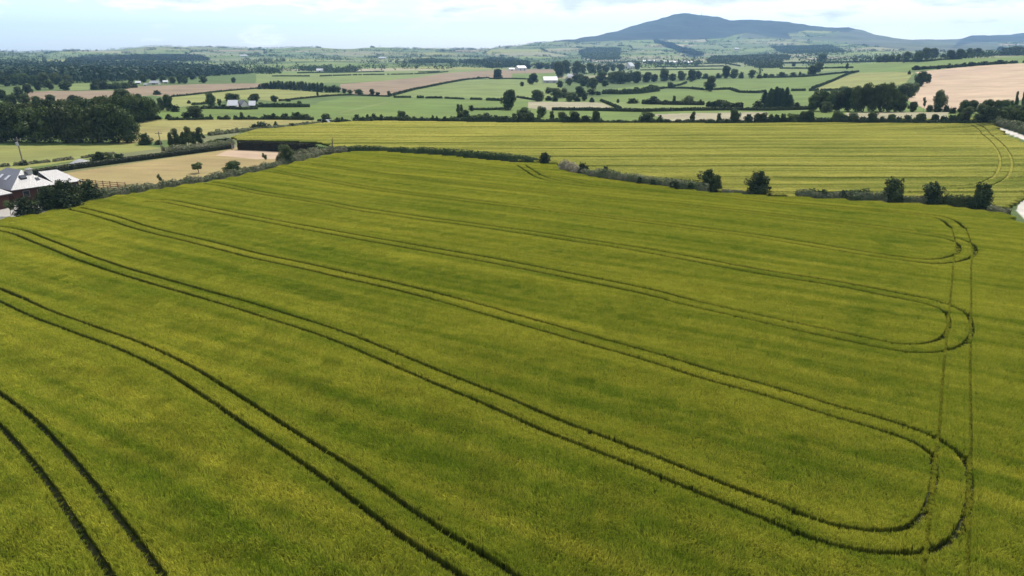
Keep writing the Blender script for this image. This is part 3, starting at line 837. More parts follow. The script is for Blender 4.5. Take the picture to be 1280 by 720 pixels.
def build_barley():
    seeds = iter(range(100, 200))
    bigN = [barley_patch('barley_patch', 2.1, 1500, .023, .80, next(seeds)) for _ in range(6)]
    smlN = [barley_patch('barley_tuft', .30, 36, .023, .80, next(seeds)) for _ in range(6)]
    bigF = [barley_patch('barley_patch', 2.1, 700, .060, .82, next(seeds), M_BARLEY_FAR) for _ in range(4)]
    smlF = [barley_patch('barley_tuft', .40, 26, .060, .82, next(seeds), M_BARLEY_FAR) for _ in range(4)]

    def pack(Q, tn, zs):
        P = np.concatenate([Q, hgt(Q[:, 0], Q[:, 1])[:, None]], 1)
        return P, tn, np.stack([np.ones(len(Q)), np.ones(len(Q)), zs], -1)
    B, S = split_cells(NEAR_PX, 2.0, 8, TRACKS, .49)
    nt_ = Near2D(TRACKS, 2.0)
    S = S[~((S[:, 1] > 78) & nt_.occupied(S, .58))]
    edge = np.concatenate([q[(q[:, 1] > 78) == far_] for ln in TRACKS for far_, o_ in ((False, .365), (True, .45)) for q in offset_lines(ln, o_)])
    edge = edge[rng.uniform(size=len(edge)) < .95] + 0
    edge = edge[in_view(edge)]
    edge = edge[~nt_.occupied(edge, .325)]
    edge = edge[~((edge[:, 1] > 78) & nt_.occupied(edge, .41))]
    edge = edge[pip(edge[:, 0], edge[:, 1], np.asarray(NEAR_PX))] + rng.normal(0, .018, (1, 2))
    tuftE = [barley_patch('barley_row', .20, 24, .023, .80, next(seeds), None, .45) for _ in range(6)]
    hl = Near2D(list(offset_lines(smooth(np.array(W2(T_PX[9][10:])), .2), 1.0)), 2.0)
    wide = hl.occupied(B, 1.7)
    off = (np.arange(8) - 3.5) * .25
    ox, oy = np.meshgrid(off, off)
    S2 = (B[wide][:, None] + np.stack([ox.ravel(), oy.ravel()], -1)[None]).reshape(-1, 2)
    S = np.concatenate([S, S2 + rng.uniform(-.06, .06, S2.shape)]); B = B[~wide]
    S = S[~hl.occupied(S, .34)]
    he = np.concatenate([q for ln in offset_lines(smooth(np.array(W2(T_PX[9][10:])), .15), 1.0) for q in offset_lines(ln, .24)])
    he = he[~nt_.occupied(he, .40) & ~hl.occupied(he, .21)]
    edge = np.concatenate([edge[~hl.occupied(edge, .24)], he])
    g = []
    for meshes, Q in ((bigN, B), (smlN, S), (tuftE, edge)):
        zs = .93 + .16 * value_noise(Q[:, 0] / 7, Q[:, 1] / 7, 8)
        g.append((meshes, *pack(Q, np.clip(tint_near(Q) + rng.normal(0, .05, len(Q)), 0, 1), zs)))
    # the straight headland pass has been driven down: short pale stalks stand in its wheel marks
    hp = np.concatenate([q for q in offset_lines(smooth(np.array(W2(T_PX[9][10:])), .10), 1.0)])
    hp = hp + rng.normal(0, .05, hp.shape)
    g.append((tuftE, *pack(hp, np.clip(rng.normal(.55, .12, len(hp)), 0, 1), rng.uniform(.46, .72, len(hp)))))
    # stunted stalks on the floor of the wheel tracks, thicker where passes cross
    fl = np.concatenate(TRACKS); fl = fl[in_view(fl)]
    close = hl.occupied(fl, 1.1)
    fl = fl[(rng.uniform(size=len(fl)) < .55) | close]
    close = hl.occupied(fl, 1.1)
    fl = fl + rng.normal(0, 1, fl.shape) * np.where(close, .22, .10)[:, None]
    fz = np.where(close, rng.uniform(.28, .55, len(fl)), rng.uniform(.10, .26, len(fl)))
    g.append((tuftE, *pack(fl, np.clip(np.where(close, .6, .1) + rng.normal(0, .15, len(fl)), 0, 1), fz)))
    o = scatter('barley_crop', g, '')
    tag(o, 'ripening green barley of the near field scored with paired dark wheel tracks', 'crop', kind='stuff')
    B, S = split_cells(FAR_PX, 2.0, 6, FTRACKS, .52)
    g = []
    for meshes, Q in ((bigF, B), (smlF, S)):
        x, y = Q[:, 0], Q[:, 1]
        tn = .62 + .5 * (value_noise(y / 3.1 + x * .012, x / 70, 21) - .5) + .35 * (value_noise(x / 30, y / 30, 22) - .5) + .15 * np.clip((y - 200) / 90, -1, 1)
        zs = .93 + .16 * value_noise(x / 9, y / 9, 9)
        near_pass = np.zeros(len(Q))
        for k in range(9):       # the crop beside each pass is shorter and later
            yc = 288 - 8 - 17.0 * k + .035 * (x - 50) + 2.2 * np.sin(x / 60 + k * .3)
            near_pass = np.maximum(near_pass, np.exp(-((y - yc) / .9) ** 2) * value_noise(x / 25, y * 0 + k, 44))
            near_pass = np.maximum(near_pass, .7 * np.exp(-((y - yc - 8.5) / .7) ** 2) * value_noise(x / 18, y * 0 + k, 45))
        tn = tn - .75 * near_pass; zs = zs * (1 - .16 * near_pass)
        g.append((meshes, *pack(Q, np.clip(tn + rng.normal(0, .05, len(Q)), 0, 1), zs)))
    fp = np.concatenate(offset_lines(smooth(np.array(W2(FAR_HEAD)), .12), 1.25)) ; fp = fp + rng.normal(0, .12, fp.shape)
    g.append((smlF, *pack(fp, np.full(len(fp), .95), rng.uniform(.25, .55, len(fp)))))
    o = scatter('barley_crop', g, '')
    tag(o, 'yellower barley of the second field beyond the scrubby boundary line', 'crop', kind='stuff')



# ------------------------------------------------------------------ leaves, crowns, hedges
def leaf_quads(c, size, r, out_bias=None, flat=0.0):
    """one quad per centre, turned at random, leaning outwards when out_bias is given"""
    n = len(c)
    nrm = r.normal(size=(n, 3))
    if out_bias is not None: nrm = nrm * .6 + out_bias * 1.3
    nrm[:, 2] += flat
    nrm /= np.linalg.norm(nrm, axis=1)[:, None] + 1e-9
    t = np.cross(nrm, r.normal(size=(n, 3))); t /= np.linalg.norm(t, axis=1)[:, None] + 1e-9
    b = np.cross(nrm, t)
    sz = (np.broadcast_to(size, (n,)) * r.uniform(.6, 1.35, n))[:, None]
    k = r.uniform(.55, 1.0, (n, 1))
    V = np.stack([c - t * sz - b * sz * k * .3, c + b * sz * k, c + t * sz + b * sz * k * .2, c - b * sz * k], 1)
    return V.reshape(-1, 3), np.arange(n * 4).reshape(n, 4)


def crown_points(kind, n, r):
    """leaf centres and outward directions in a crown of height 1 and width 1"""
    lobes = []
    if kind in 'RL':
        z0, nl = .06, 17
        for i in range(nl):
            z = r.uniform(z0 + .12, .84); w = .37 * math.sqrt(max(.05, 1 - ((z - .46) / .52) ** 2))
            a = i * 2.4 + r.uniform(-.5, .5); q = r.uniform(.45, 1.0) * w
            lobes.append((q * math.cos(a), q * math.sin(a), z, r.uniform(.13, .21)))
        lobes += [(0, 0, .80, .19), (0, 0, .5, .28), (r.uniform(-.15, .15), r.uniform(-.15, .15), .18, .22)]
    elif kind in 'BW':
        for i in range(12):
            z = r.uniform(.14, .74); w = .36 * math.sqrt(max(.05, 1 - ((z - .3) / .75) ** 2))
            a = i * 2.4 + r.uniform(-.5, .5); q = r.uniform(.4, 1.0) * w
            lobes.append((q * math.cos(a), q * math.sin(a), z, r.uniform(.14, .24)))
        lobes += [(0, 0, .35, .34), (r.uniform(-.1, .1), 0, .78, .17)] + [(.27 * math.cos(a), .27 * math.sin(a), .16, .21) for a in (0, 1.26, 2.5, 3.8, 5.0)]
        for i in range(7):
            a = i * 2.4 + r.uniform(-.5, .5); q = r.uniform(.05, .27)
            for zz in (.72, .82, .91): lobes.append((q * math.cos(a), q * math.sin(a), zz * r.uniform(.93, 1.05), .075))
    elif kind == 'T':
        for i in range(14):
            z = r.uniform(.10, .90); w = .30 * math.sqrt(max(.05, 1 - ((z - .45) / .56) ** 2))
            a = i * 2.4 + r.uniform(-.5, .5); q = r.uniform(.3, 1.0) * w
            lobes.append((q * math.cos(a), q * math.sin(a), z, r.uniform(.10, .17)))
        lobes += [(0, 0, .45, .25), (0, 0, .88, .10)]
    elif kind == 'S':
        for i in range(7):
            z = r.uniform(.5, .88); a = i * 2.4; q = r.uniform(.1, .34)
            lobes.append((q * math.cos(a), q * math.sin(a), z, r.uniform(.10, .17)))
    if kind == 'C':
        z = r.beta(1.1, 1.7, n) * .93 + .05
        a = r.uniform(0, 2 * np.pi, n)
        tier = .72 + .28 * np.cos(z * 60 + np.sin(a * 3) * 2)
        rad = .50 * (1 - z) ** .62 * tier * r.uniform(.55, 1.1, n) + .015
        c = np.stack([np.cos(a) * rad, np.sin(a) * rad, z - rad * .18], -1)
        return c, np.stack([np.cos(a), np.sin(a), np.full(n, .2)], -1)
    lob = np.array(lobes)
    w = lob[:, 3] ** 2; w /= w.sum()
    k = r.choice(len(lob), n, p=w)
    d = r.normal(size=(n, 3)); d /= np.linalg.norm(d, axis=1)[:, None]
    rr = lob[k, 3] * (1 - .45 * r.uniform(0, 1, n) ** 2.2) * r.uniform(.9, 1.12, n)
    zs = 1.0 if kind != 'T' else 1.25
    c = lob[k, :3] + d * rr[:, None] * np.array([1, 1, zs * .9])
    c[:, 2] = np.clip(c[:, 2], .015, 1.02)
    return c, d


MATS = {'R': M_DARK, 'L': M_LIGHT, 'B': M_HEDGE, 'W': M_LIGHT, 'T': M_MID, 'C': M_CONIF, 'S': M_LIGHT, 'M': M_MID}
TREES = {}


def crown_mesh(kind, seed, n, leaf, mat=None):
    r = np.random.default_rng(seed)
    c, d = crown_points(kind, n, r)
    V, Fc = leaf_quads(c, leaf, r, d * .9, .25)
    ni = n // 9                                  # larger sprays inside keep the crown closed
    ci, di = crown_points(kind, ni, r)
    mid = np.array([0, 0, .5 if kind in 'RLTS' else .3])
    ci = mid + (ci - mid) * r.uniform(.35, .8, (ni, 1)) if kind != 'C' else ci * np.array([.6, .6, 1])
    V2, F2 = leaf_quads(ci, leaf * 2.4, r)
    return mesh_np('crown', np.concatenate([V, V2]), np.concatenate([Fc, F2 + len(V)]), mat or MATS[kind])


def trunk_mesh(kind, seed):
    r = random.Random(seed); m = MB()
    th = .028 if kind in 'RL' else .02
    top = {'R': .45, 'L': .45, 'T': .7, 'C': .85, 'S': .62, 'B': .3, 'W': .3}[kind]
    p = (0, 0, -.03); n = 4
    for i in range(n):
        z = top * (i + 1) / n; q = (r.uniform(-.02, .02), r.uniform(-.02, .02), z)
        m.tube(p, q, th * (1 - .6 * i / n), th * (1 - .6 * (i + 1) / n)); p = q
    if kind != 'C':
        for i in range(6):
            a = i * 1.05 + r.uniform(-.3, .3); z0 = top * r.uniform(.45, .95); ln = r.uniform(.16, .3)
            a0 = (0, 0, z0); b0 = (ln * math.cos(a), ln * math.sin(a), z0 + ln * r.uniform(.5, 1.1))
            m.tube(a0, b0, th * .45, th * .15, 5)
    return m.mesh('trunk', M_BARK)


def joined(kind, seed, n, leaf):
    r = np.random.default_rng(seed)
    c, d = crown_points(kind, n, r)
    V, Fc = leaf_quads(c, leaf, r, d * .9, .25)
    ni = n // 5
    ci, _ = crown_points(kind, ni, r)
    V2, F2 = leaf_quads(ci * np.array([.7, .7, .9]), leaf * 1.8, r)
    # trunk as four thin quads
    w = .02; t = .4
    V3 = np.array([(-w, -w, -.03), (w, -w, -.03), (w, w, -.03), (-w, w, -.03), (-w, -w, t), (w, -w, t), (w, w, t), (-w, w, t)])
    F3 = np.array([(0, 1, 5, 4), (1, 2, 6, 5), (2, 3, 7, 6), (3, 0, 4, 7)])
    V4 = np.concatenate([V, V2, V3]); F4 = np.concatenate([Fc, F2 + len(V), F3 + len(V) + len(V2)])
    fm = np.concatenate([np.zeros(len(Fc) + len(F2)), np.ones(4)])
    return mesh_np('tree', V4, F4, [MATS[kind], M_BARK], fmat=fm)


for _k in 'RLBWTCS':
    big = [(crown_mesh(_k, 50 + 7 * i + ord(_k), 5200 if _k != 'S' else 1300, .026 if _k not in 'CT' else .021, M_MID if _k == 'R' and i % 2 else None), trunk_mesh(_k, i)) for i in range(4)]
    small = [joined(_k, 90 + 5 * i + ord(_k), 620 if _k != 'C' else 800, .058 if _k != 'C' else .045) for i in range(4)]
    TREES[_k] = (big, small)

ORD = ['first', 'second', 'third', 'fourth', 'fifth', 'sixth', 'seventh', 'eighth', 'ninth', 'tenth', 'eleventh', 'twelfth', 'thirteenth', 'fourteenth', 'fifteenth',
       'sixteenth', 'seventeenth', 'eighteenth', 'nineteenth', 'twentieth', 'twenty-first', 'twenty-second', 'twenty-third', 'twenty-fourth', 'twenty-fifth',
       'twenty-sixth', 'twenty-seventh', 'twenty-eighth', 'twenty-ninth', 'thirtieth', 'thirty-first', 'thirty-second', 'thirty-third', 'thirty-fourth', 'thirty-fifth', 'thirty-sixth', 'thirty-seventh', 'thirty-eighth', 'thirty-ninth', 'fortieth']
KIND = {'R': ('broadleaf_tree', 'tree', 'dark round tree'), 'L': ('broadleaf_tree', 'tree', 'pale green round tree'), 'B': ('bush', 'bush', 'dark bush'), 'W': ('bush', 'bush', 'pale green bush'),
        'T': ('upright_tree', 'tree', 'upright narrow tree'), 'C': ('conifer_tree', 'conifer', 'dark conifer'), 'S': ('young_tree', 'young tree', 'small young tree')}
COUNT = {'tree': 0}


def plant(kind, wx, wy, wz, h, w, hpx, label, group, rz=None, sink=.01):
    big, small = TREES[kind]
    i = COUNT['tree']; COUNT['tree'] += 1
    nm, cat, _ = KIND[kind]
    rz = random.uniform(0, 6.28) if rz is None else rz
    w2 = w * random.uniform(1.05, 1.3)
    sc = (w2, w2 * random.uniform(.9, 1.1), h)
    if hpx >= 11.5:
        o = empty(nm, (wx, wy, wz - h * sink), rz, sc)
        cr, tr = big[i % 4]
        c = link('crown', cr, o)
        if kind not in 'BW' : link('trunk', tr, o)
        tag(o, label, cat, group)
    else:
        o = link(nm, small[i % 4]); o.location = (wx, wy, wz - h * sink); o.rotation_euler = (0, 0, rz); o.scale = sc
        tag(o, label, cat, group)
    return o


def tree_group(where, group, items, labels=None):
    """items: (x, y_base, height px, width px, kind) in the photograph; each becomes a plant standing there"""
    items = sorted(items, key=lambda t: t[0])
    seen = {}
    tot = {}
    for it in items: tot[it[4]] = tot.get(it[4], 0) + 1
    for it in items:
        x, y, hp, wp, k = it
        wx, wy, wz, dep = at(x, y)
        h = hp * dep / F; w = wp * dep / F
        if where in ('in the scrub between the barley fields', 'on the paddock weeds', 'beside the slate roofed house'):
            h += .6; w *= 1.12      # the standing crop in front hides their feet
        i = seen.get(k, 0); seen[k] = i + 1
        base = KIND[k][2]
        if labels and (x, y) in labels: lab = labels[(x, y)]
        elif tot[k] == 1: lab = f'{base} {where}'
        else: lab = f'{base}, {ORD[i]} from the left {where}'
        plant(k, wx, wy + w * .25, wz, h, w, hp, lab, group)


def resample(P, step):
    P = np.asarray(P, float)
    s = np.concatenate([[0], np.cumsum(np.hypot(*np.diff(P[:, :2], axis=0).T))])
    n = max(2, int(s[-1] / step) + 1)
    u = np.linspace(0, s[-1], n)
    return np.stack([np.interp(u, s, P[:, k]) for k in range(P.shape[1])], -1), s[-1]


def hedge_geo(P, h, w, leaf, r, dens=2.1, rough=.3, gaps=0.0, box=False):
    """leaf quads over the outside of a hedge running along world points P (x, y, z), with a closed core"""
    Q, L = resample(P, max(.4, h * .5))
    n = int(min(9000, max(30, dens * L * (2 * h + w) / (leaf * leaf * 2.2))))
    u = r.uniform(0, len(Q) - 1.001, n); i = u.astype(int); f = (u - i)[:, None]
    c = Q[i] * (1 - f) + Q[i + 1] * f
    d = Q[np.minimum(i + 1, len(Q) - 1)] - Q[i]; d[:, 2] = 0; d /= np.linalg.norm(d, axis=1)[:, None] + 1e-9
    nn = np.stack([-d[:, 1], d[:, 0], np.zeros(n)], -1)
    sc = (c[:, 0] + c[:, 1] * 1.7)
    hh = h * (1 - rough + 2 * rough * (.6 * value_noise(sc / (h * 2.4), sc * 0 + 3, 31) + .4 * value_noise(sc / (h * .7), sc * 0 + 9, 32)))
    t = r.uniform(0, 1, n)
    if box:
        side = t < .4; top = t > .8
        lat = np.where(side, -1.0, 1.0) * w / 2; z = r.uniform(0, 1, n) * hh
        lat = np.where(top, r.uniform(-1, 1, n) * w / 2, lat); z = np.where(top, hh, z)
    else:
        a = t * math.pi
        lat = np.cos(a) * w / 2 * r.uniform(.75, 1.1, n); z = hh * np.sin(a) ** .55 * r.uniform(.62, 1.06, n)
    c = c + nn * lat[:, None]; c[:, 2] += z
    ob = nn * lat[:, None] / (w / 2); ob[:, 2] += z / hh
    if gaps:
        keep = value_noise(sc / (h * 4), sc * 0 + 5, 33) > gaps
        c, ob = c[keep], ob[keep]
    V, Fq = leaf_quads(c, leaf, r, ob * (.9 if not box else 1.4))
    # core
    m = len(Q)
    dq = np.gradient(Q, axis=0); dq[:, 2] = 0; dq /= np.linalg.norm(dq, axis=1)[:, None] + 1e-9
    nq = np.stack([-dq[:, 1], dq[:, 0], np.zeros(m)], -1)
    sq = Q[:, 0] + Q[:, 1] * 1.7
    hq = h * (1 - rough + 2 * rough * .6 * value_noise(sq / (h * 2.4), sq * 0 + 3, 31)) * .78
    if gaps: hq = np.where(value_noise(sq / (h * 4), sq * 0 + 5, 33) > gaps, hq, .02)
    up = np.array([0, 0, 1.0])
    A = np.stack([Q + nq * w * .40 - up * .3, Q + nq * w * .30 + up * hq[:, None], Q - nq * w * .30 + up * hq[:, None], Q - nq * w * .40 - up * .3], 1)
    b = np.arange(m - 1)[:, None] * 4
    Fc = np.concatenate([b + np.array([[k, k + 1, k + 5, k + 4]]) for k in range(3)] + [np.array([[0, 1, 2, 3], [4 * m - 4, 4 * m - 1, 4 * m - 2, 4 * m - 3]])])
    return np.concatenate([V, A.reshape(-1, 3)]), np.concatenate([Fq, Fc + len(V)])


HN = [0]


def hedge(px, hp, label, group='hedges between the fields', wp=None, mat=None, name='hedge', cat='hedge', rough=.3, gaps=0.0, box=False, kind=None, dens=2.1):
    HN[0] += 1
    r = np.random.default_rng(900 + HN[0])
    P = []
    dep = []
    for x, y in px:
        a = at(x, y); P.append(a[:3]); dep.append(a[3])
    dm = float(np.mean(dep))
    h = hp * dm / F; w = (wp * dm / F) if wp else h * .95
    P, _ = resample(np.array(P), max(1.0, dm * .01)); P[:, 2] = hgt(P[:, 0], P[:, 1])
    leaf = min(h * .28, max(.13, dm * .0009))
    V, Fq = hedge_geo(P, h, w, leaf, r, dens, rough, gaps, box)
    o0 = P.mean(0)
    o = link(name, mesh_np(name, V - o0, Fq, mat or M_HEDGE)); o.location = o0
    tag(o, label, cat, group, kind)
    return o


# ------------------------------------------------------------------ hedges and verges
def build_hedges():
    def hd(px, hp, label, group='hedges between the fields', *a, **k):
        lift = 3.4 if ('scrub' in label or 'weeds' in label or 'bramble' in label or 'briars' in label) and 'gravel track' not in label and 'tall grass' not in label else 0
        return hedge(px, hp + lift, label, group, *a, **k)
    NB = 'hedges beside the near fields'
    # close to the near fields
    hd([(40, 219.5), (100, 210.5), (200, 197.5), (291, 185.5)], 6.2, 'long dark clipped hedge sloping up behind the house along the stubble paddock', NB, 6, M_CLIP, rough=.06, box=True, dens=3.2)
    hd([(299, 187), (345, 189), (396, 191.5)], 11.0, 'tall dark brown clipped hedge at the far end of the stubble paddock', NB, 6, M_BEECH, rough=.04, box=True, dens=3.4)
    hd([(118, 249), (160, 242.5), (200, 235.5), (245, 229), (290, 221), (345, 208.5), (375, 202), (398, 195)], 4.6, 'grey green strip of weeds between the stubble paddock and the barley', None, 9, M_WEED, 'weed_strip', 'weeds', .45, kind='stuff')
    hd([(350, 203), (372, 199), (398, 193.5), (432, 190.5)], 5.5, 'pale weeds at the paddock corner below the tall brown hedge', None, 14, M_WEED, 'weed_strip', 'weeds', .45, kind='stuff')
    hd([(398, 190), (430, 189.5), (470, 190.5), (560, 195.5), (610, 200), (672, 204)], 7.0, 'low dark hedge line between the two barley fields left of the gap', NB, 7, M_MID, rough=.45)
    hd([(704, 214), (716, 217.5), (726, 220)], 8, 'bleached straw coloured weeds at the tip of the scrub strip', None, 14, M_STRAWY, 'weed_strip', 'weeds', .5, kind='stuff')
    hd([(728, 220.5), (760, 227), (800, 232.5), (850, 238), (885, 242)], 8.5, 'grey green scrub strip between the two barley fields right of the gap', NB, 11, M_WEED, 'hedge', 'scrub hedge', .45)
    hd([(765, 226), (800, 230.5), (840, 235), (876, 239)], 7, 'dark bramble line running behind the grey green scrub strip', NB, 7, M_MID, 'hedge', 'scrub hedge', .5, gaps=.28)
    hd([(902, 242.5), (925, 244), (942, 246)], 4.5, 'short low weedy scrub between two tall dark bushes', NB, 8, M_WEED, 'hedge', 'scrub hedge', .5)
    hd([(994, 248.5), (1020, 249.5), (1060, 251), (1108, 254)], 7.5, 'long low grey green scrub left of the three dark bushes', NB, 10, M_WEED, 'hedge', 'scrub hedge', .45)
    hd([(1010, 248), (1050, 249), (1085, 250)], 7.5, 'dark briars growing behind the long grey green scrub', NB, 6, M_MID, 'hedge', 'scrub hedge', .5, gaps=.3)
    hd([(1128, 255), (1145, 256), (1158, 257)], 8, 'grey scrub between the first and second of the three dark bushes', NB, 8, M_WEED, 'hedge', 'scrub hedge', .5)
    hd([(1178, 257.5), (1200, 259), (1222, 261)], 12, 'dark scrub block joining the second and third of the three dark bushes', NB, 9, M_MID, 'hedge', 'scrub hedge', .25)
    hd([(1236, 266), (1250, 269), (1260, 271)], 6, 'low weeds at the end of the scrub beside the gravel bend', None, 12, M_WEED, 'weed_strip', 'weeds', .5, kind='stuff')
    hd([(1246, 156.5), (1262, 160), (1280, 165.5), (1300, 174)], 9, 'bank of pale grey weeds beside the gravel track at the far corner', None, 14, M_WEED, 'weed_strip', 'weeds', .4, kind='stuff')
    hd([(205, 189), (240, 186), (290, 180)], 5, 'rough tall grass between the clipped hedge and the dark thicket', None, 14, M_WEED, 'weed_strip', 'weeds', .5, kind='stuff')
    hd([(262, 169.5), (310, 164), (345, 162), (400, 155.5)], 4.5, 'weedy field margin along the top left edge of the far barley', None, 8, M_WEED, 'weed_strip', 'weeds', .5, kind='stuff')
    hd([(0, 209), (60, 203), (110, 197), (155, 191)], 3.5, 'thin weedy margin below the pale crop strip behind the house', None, 5, M_WEED, 'weed_strip', 'weeds', .5, kind='stuff', gaps=.25)
    # far edge of the far barley field
    E1 = 'hedges along the far edge of the barley'
    hd([(196, 150.5), (262, 149.5), (330, 149.5)], 3.4, 'low patchy hedge along the far edge of the yellow crop on the left', E1, rough=.5, gaps=.2)
    hd([(330, 149.5), (345, 149.5), (392, 150)], 5, 'bushy hedge past the right end of the yellow crop', E1, rough=.5)
    hd([(398, 152.5), (425, 154.5), (440, 153.5), (480, 151.5)], 5, 'broken bushy hedge left of the middle of the far barley edge', E1, rough=.55, gaps=.2)
    hd([(480, 151.5), (520, 151.5), (565, 152)], 5, 'even bushy hedge behind the middle of the far barley edge', E1, rough=.5)
    hd([(563, 152.5), (600, 153), (640, 154), (700, 154.5), (752, 155)], 7, 'tall dark hedge behind the far barley edge under the group of round trees', E1, rough=.5)
    hd([(752, 155), (800, 155), (860, 154.5), (960, 154.5)], 4.6, 'thin ragged hedge in front of the pale field behind the far barley', E1, rough=.55)
    hd([(955, 154.5), (1040, 155), (1110, 155.5), (1225, 156)], 7, 'dense dark hedge below the grove on the far barley edge', E1, rough=.45)
    # middle distance
    M = 'hedges of the middle distance'
    hd([(690, 138), (740, 138.5), (800, 140), (860, 138.5), (912, 138), (960, 138.5), (1017, 137)], 4.2, 'long straight dark clipped hedge below the green fields in the middle distance', M, 4, rough=.12)
    hd([(751, 126.5), (762, 131), (776, 137)], 3.0, 'short dark hedge slanting down between a pale cut field and a green field', M)
    hd([(803, 130), (840, 131), (880, 131.5)], 6, 'leafy hedge full of bushes, left half of the bushy line in the middle distance', M, rough=.5)
    hd([(884, 133), (905, 134), (928, 134.5)], 7, 'leafy hedge full of bushes, right half of the bushy line in the middle distance', M, rough=.5)
    hd([(753, 117.5), (775, 118), (800, 117), (822, 114)], 6.5, 'thick hedge of dark bushes below the farm trees', M, rough=.4)
    hd([(822, 112), (832, 110.5), (862, 111), (880, 113), (912, 112), (925, 116), (947, 116.5), (957, 115)], 2.6, 'winding dark hedge running past the lone round tree', M)
    hd([(836, 109), (850, 107), (858, 104)], 2.2, 'short hedge climbing from the winding hedge to the tree belt', M)
    hd([(989, 113.8), (1007, 113.6)], 2.8, 'short square dark hedge right of the conifer clump', M, rough=.1)
    hd([(1011, 113.8), (1023, 113.4)], 2.8, 'very short dark hedge at the foot of the slanting hedge', M, rough=.1)
    hd([(1026, 113.4), (1042, 113.5), (1056, 112.4)], 2.6, 'dark hedge under the pale crop beside the grove', M, rough=.15)
    hd([(1015, 111.5), (1030, 106), (1047, 99), (1060, 93), (1073, 90)], 2.4, 'dark hedge slanting up to the right beside the pale crop', M)
    hd([(960, 97.5), (985, 97), (1010, 96), (1040, 93), (1066, 90.5)], 2.2, 'thin hedge running right from the tall tree pair to the slanting hedge', M)
    hd([(975, 86), (1010, 86), (1066, 85)], 1.7, 'thin hedge just under the lone leaning tree', M)
    hd([(980, 79.5), (1012, 79.3)], 1.8, 'far thin hedge left of the leaning tree', M)
    hd([(1028, 79), (1060, 78.3), (1096, 77.3)], 2.2, 'far thin hedge running right towards the tree row on the rise', M)
    hd([(1096, 78), (1160, 77), (1200, 74)], 2.2, 'hedge at the feet of the tree row on the rise', M)
    hd([(1141, 87.5), (1165, 86.3), (1190, 84.8)], 3.4, 'bushy hedge at the top left of the tan field', M, rough=.5)
    hd([(1190, 84.8), (1222, 82), (1261, 79.6), (1282, 78.6)], 3.4, 'bushy hedge along the top right of the tan field', M, rough=.5, gaps=.2)
    hd([(1222, 70), (1250, 69.5), (1284, 69)], 2.0, 'hedge crossing the rise beneath the rightmost tree group', M)
    hd([(492, 122.3), (514, 122.3)], 2.4, 'first short clipped length of the broken green field hedge from the left', M, rough=.15)
    hd([(521, 122.8), (530, 122.8)], 3.0, 'second short clipped length of the broken green field hedge', M, rough=.15)
    hd([(531.5, 123), (553, 123)], 2.5, 'third short clipped length of the broken green field hedge', M, rough=.15)
    hd([(556, 123.2), (580, 124.3)], 2.1, 'fourth and thinnest length of the broken green field hedge', M, rough=.2)
    hd([(588, 124.5), (602, 125)], 2.7, 'fifth short clipped length of the broken green field hedge', M, rough=.15)
    hd([(608, 125.7), (626, 126.3)], 3.2, 'last length of the broken green field hedge, next to the big round tree', M, rough=.15)
    hd([(590, 137.5), (610, 138), (632, 137)], 3, 'dark hedge running left from the foot of the big round tree', M, rough=.2)
    hd([(487, 120.3), (517, 112.5), (557, 104.5), (586, 99.5), (611, 97.6)], 2.0, 'long hedge climbing to the right below the brown moor field', M, rough=.4)
    hd([(611, 98.6), (640, 98.8), (661, 99.5)], 1.6, 'thin straight hedge left of the white roofed farm', M)
    hd([(646, 122), (658, 124), (672, 126)], 2.2, 'low hedge between the big round tree and the farm thicket', M, rough=.4)
    hd([(349, 126.5), (365, 125), (380, 123.3), (400, 121.4), (420, 119.8), (440, 119.2), (487, 121)], 2.0, 'thin hedge under the pale yellow field left of centre', M, rough=.4)
    hd([(320, 134.2), (350, 134.3), (387, 134)], 4.6, 'thick dark garden hedge right of the small white farmhouse', M, rough=.35)
    hd([(252, 136.5), (262, 136), (285, 136.5), (305, 137.3), (322, 136.5)], 3.4, 'dark garden hedge in front of the small white farmhouse', M, rough=.4)
    hd([(240, 131.5), (250, 131), (262, 130)], 2.6, 'short bushy hedge left of the farmhouse trees', M, rough=.5)
    hd([(214, 121.5), (235, 119.5), (262, 116.3), (290, 113.5), (325, 110.6)], 1.8, 'thin hedge above the pale yellow field left of centre', M, rough=.5)
    hd([(160, 149), (175, 149.5), (196, 149.5)], 6, 'bushy hedge at the right foot of the dark wood', M, rough=.4)
    hd([(116, 112.5), (140, 111), (170, 109.5)], 6.5, 'tree thick hedge between the moor field and the old sheds', M, rough=.5)
    hd([(340, 95.6), (387, 95.6)], 1.4, 'far straight hedge line above the small plantation', M)
    hd([(400, 95.6), (470, 93.6), (560, 90)], 1.2, 'far thin hedge running right above the brown moor field', M, gaps=.2)
    hd([(372, 91.7), (440, 90.6), (480, 89.6)], 1.3, 'farthest straight hedge of the middle distance left of centre', M)
    hd([(523, 90.6), (550, 90)], 1.2, 'tiny far hedge above the right arm of the moor field', M)
    hd([(820, 84), (865, 83.6), (905, 83)], 1.4, 'far hedge below the distant village', M)
    hd([(880, 80), (905, 79.5), (925, 83)], 1.3, 'far curved hedge right of the distant village', M)
    hd([(800, 88), (850, 87.5), (905, 87)], 1.2, 'far thin hedge between village and tree belt', M)
    hd([(930, 79.8), (980, 79.5)], 1.6, 'far dark hedge under the tree clump right of the village', M)


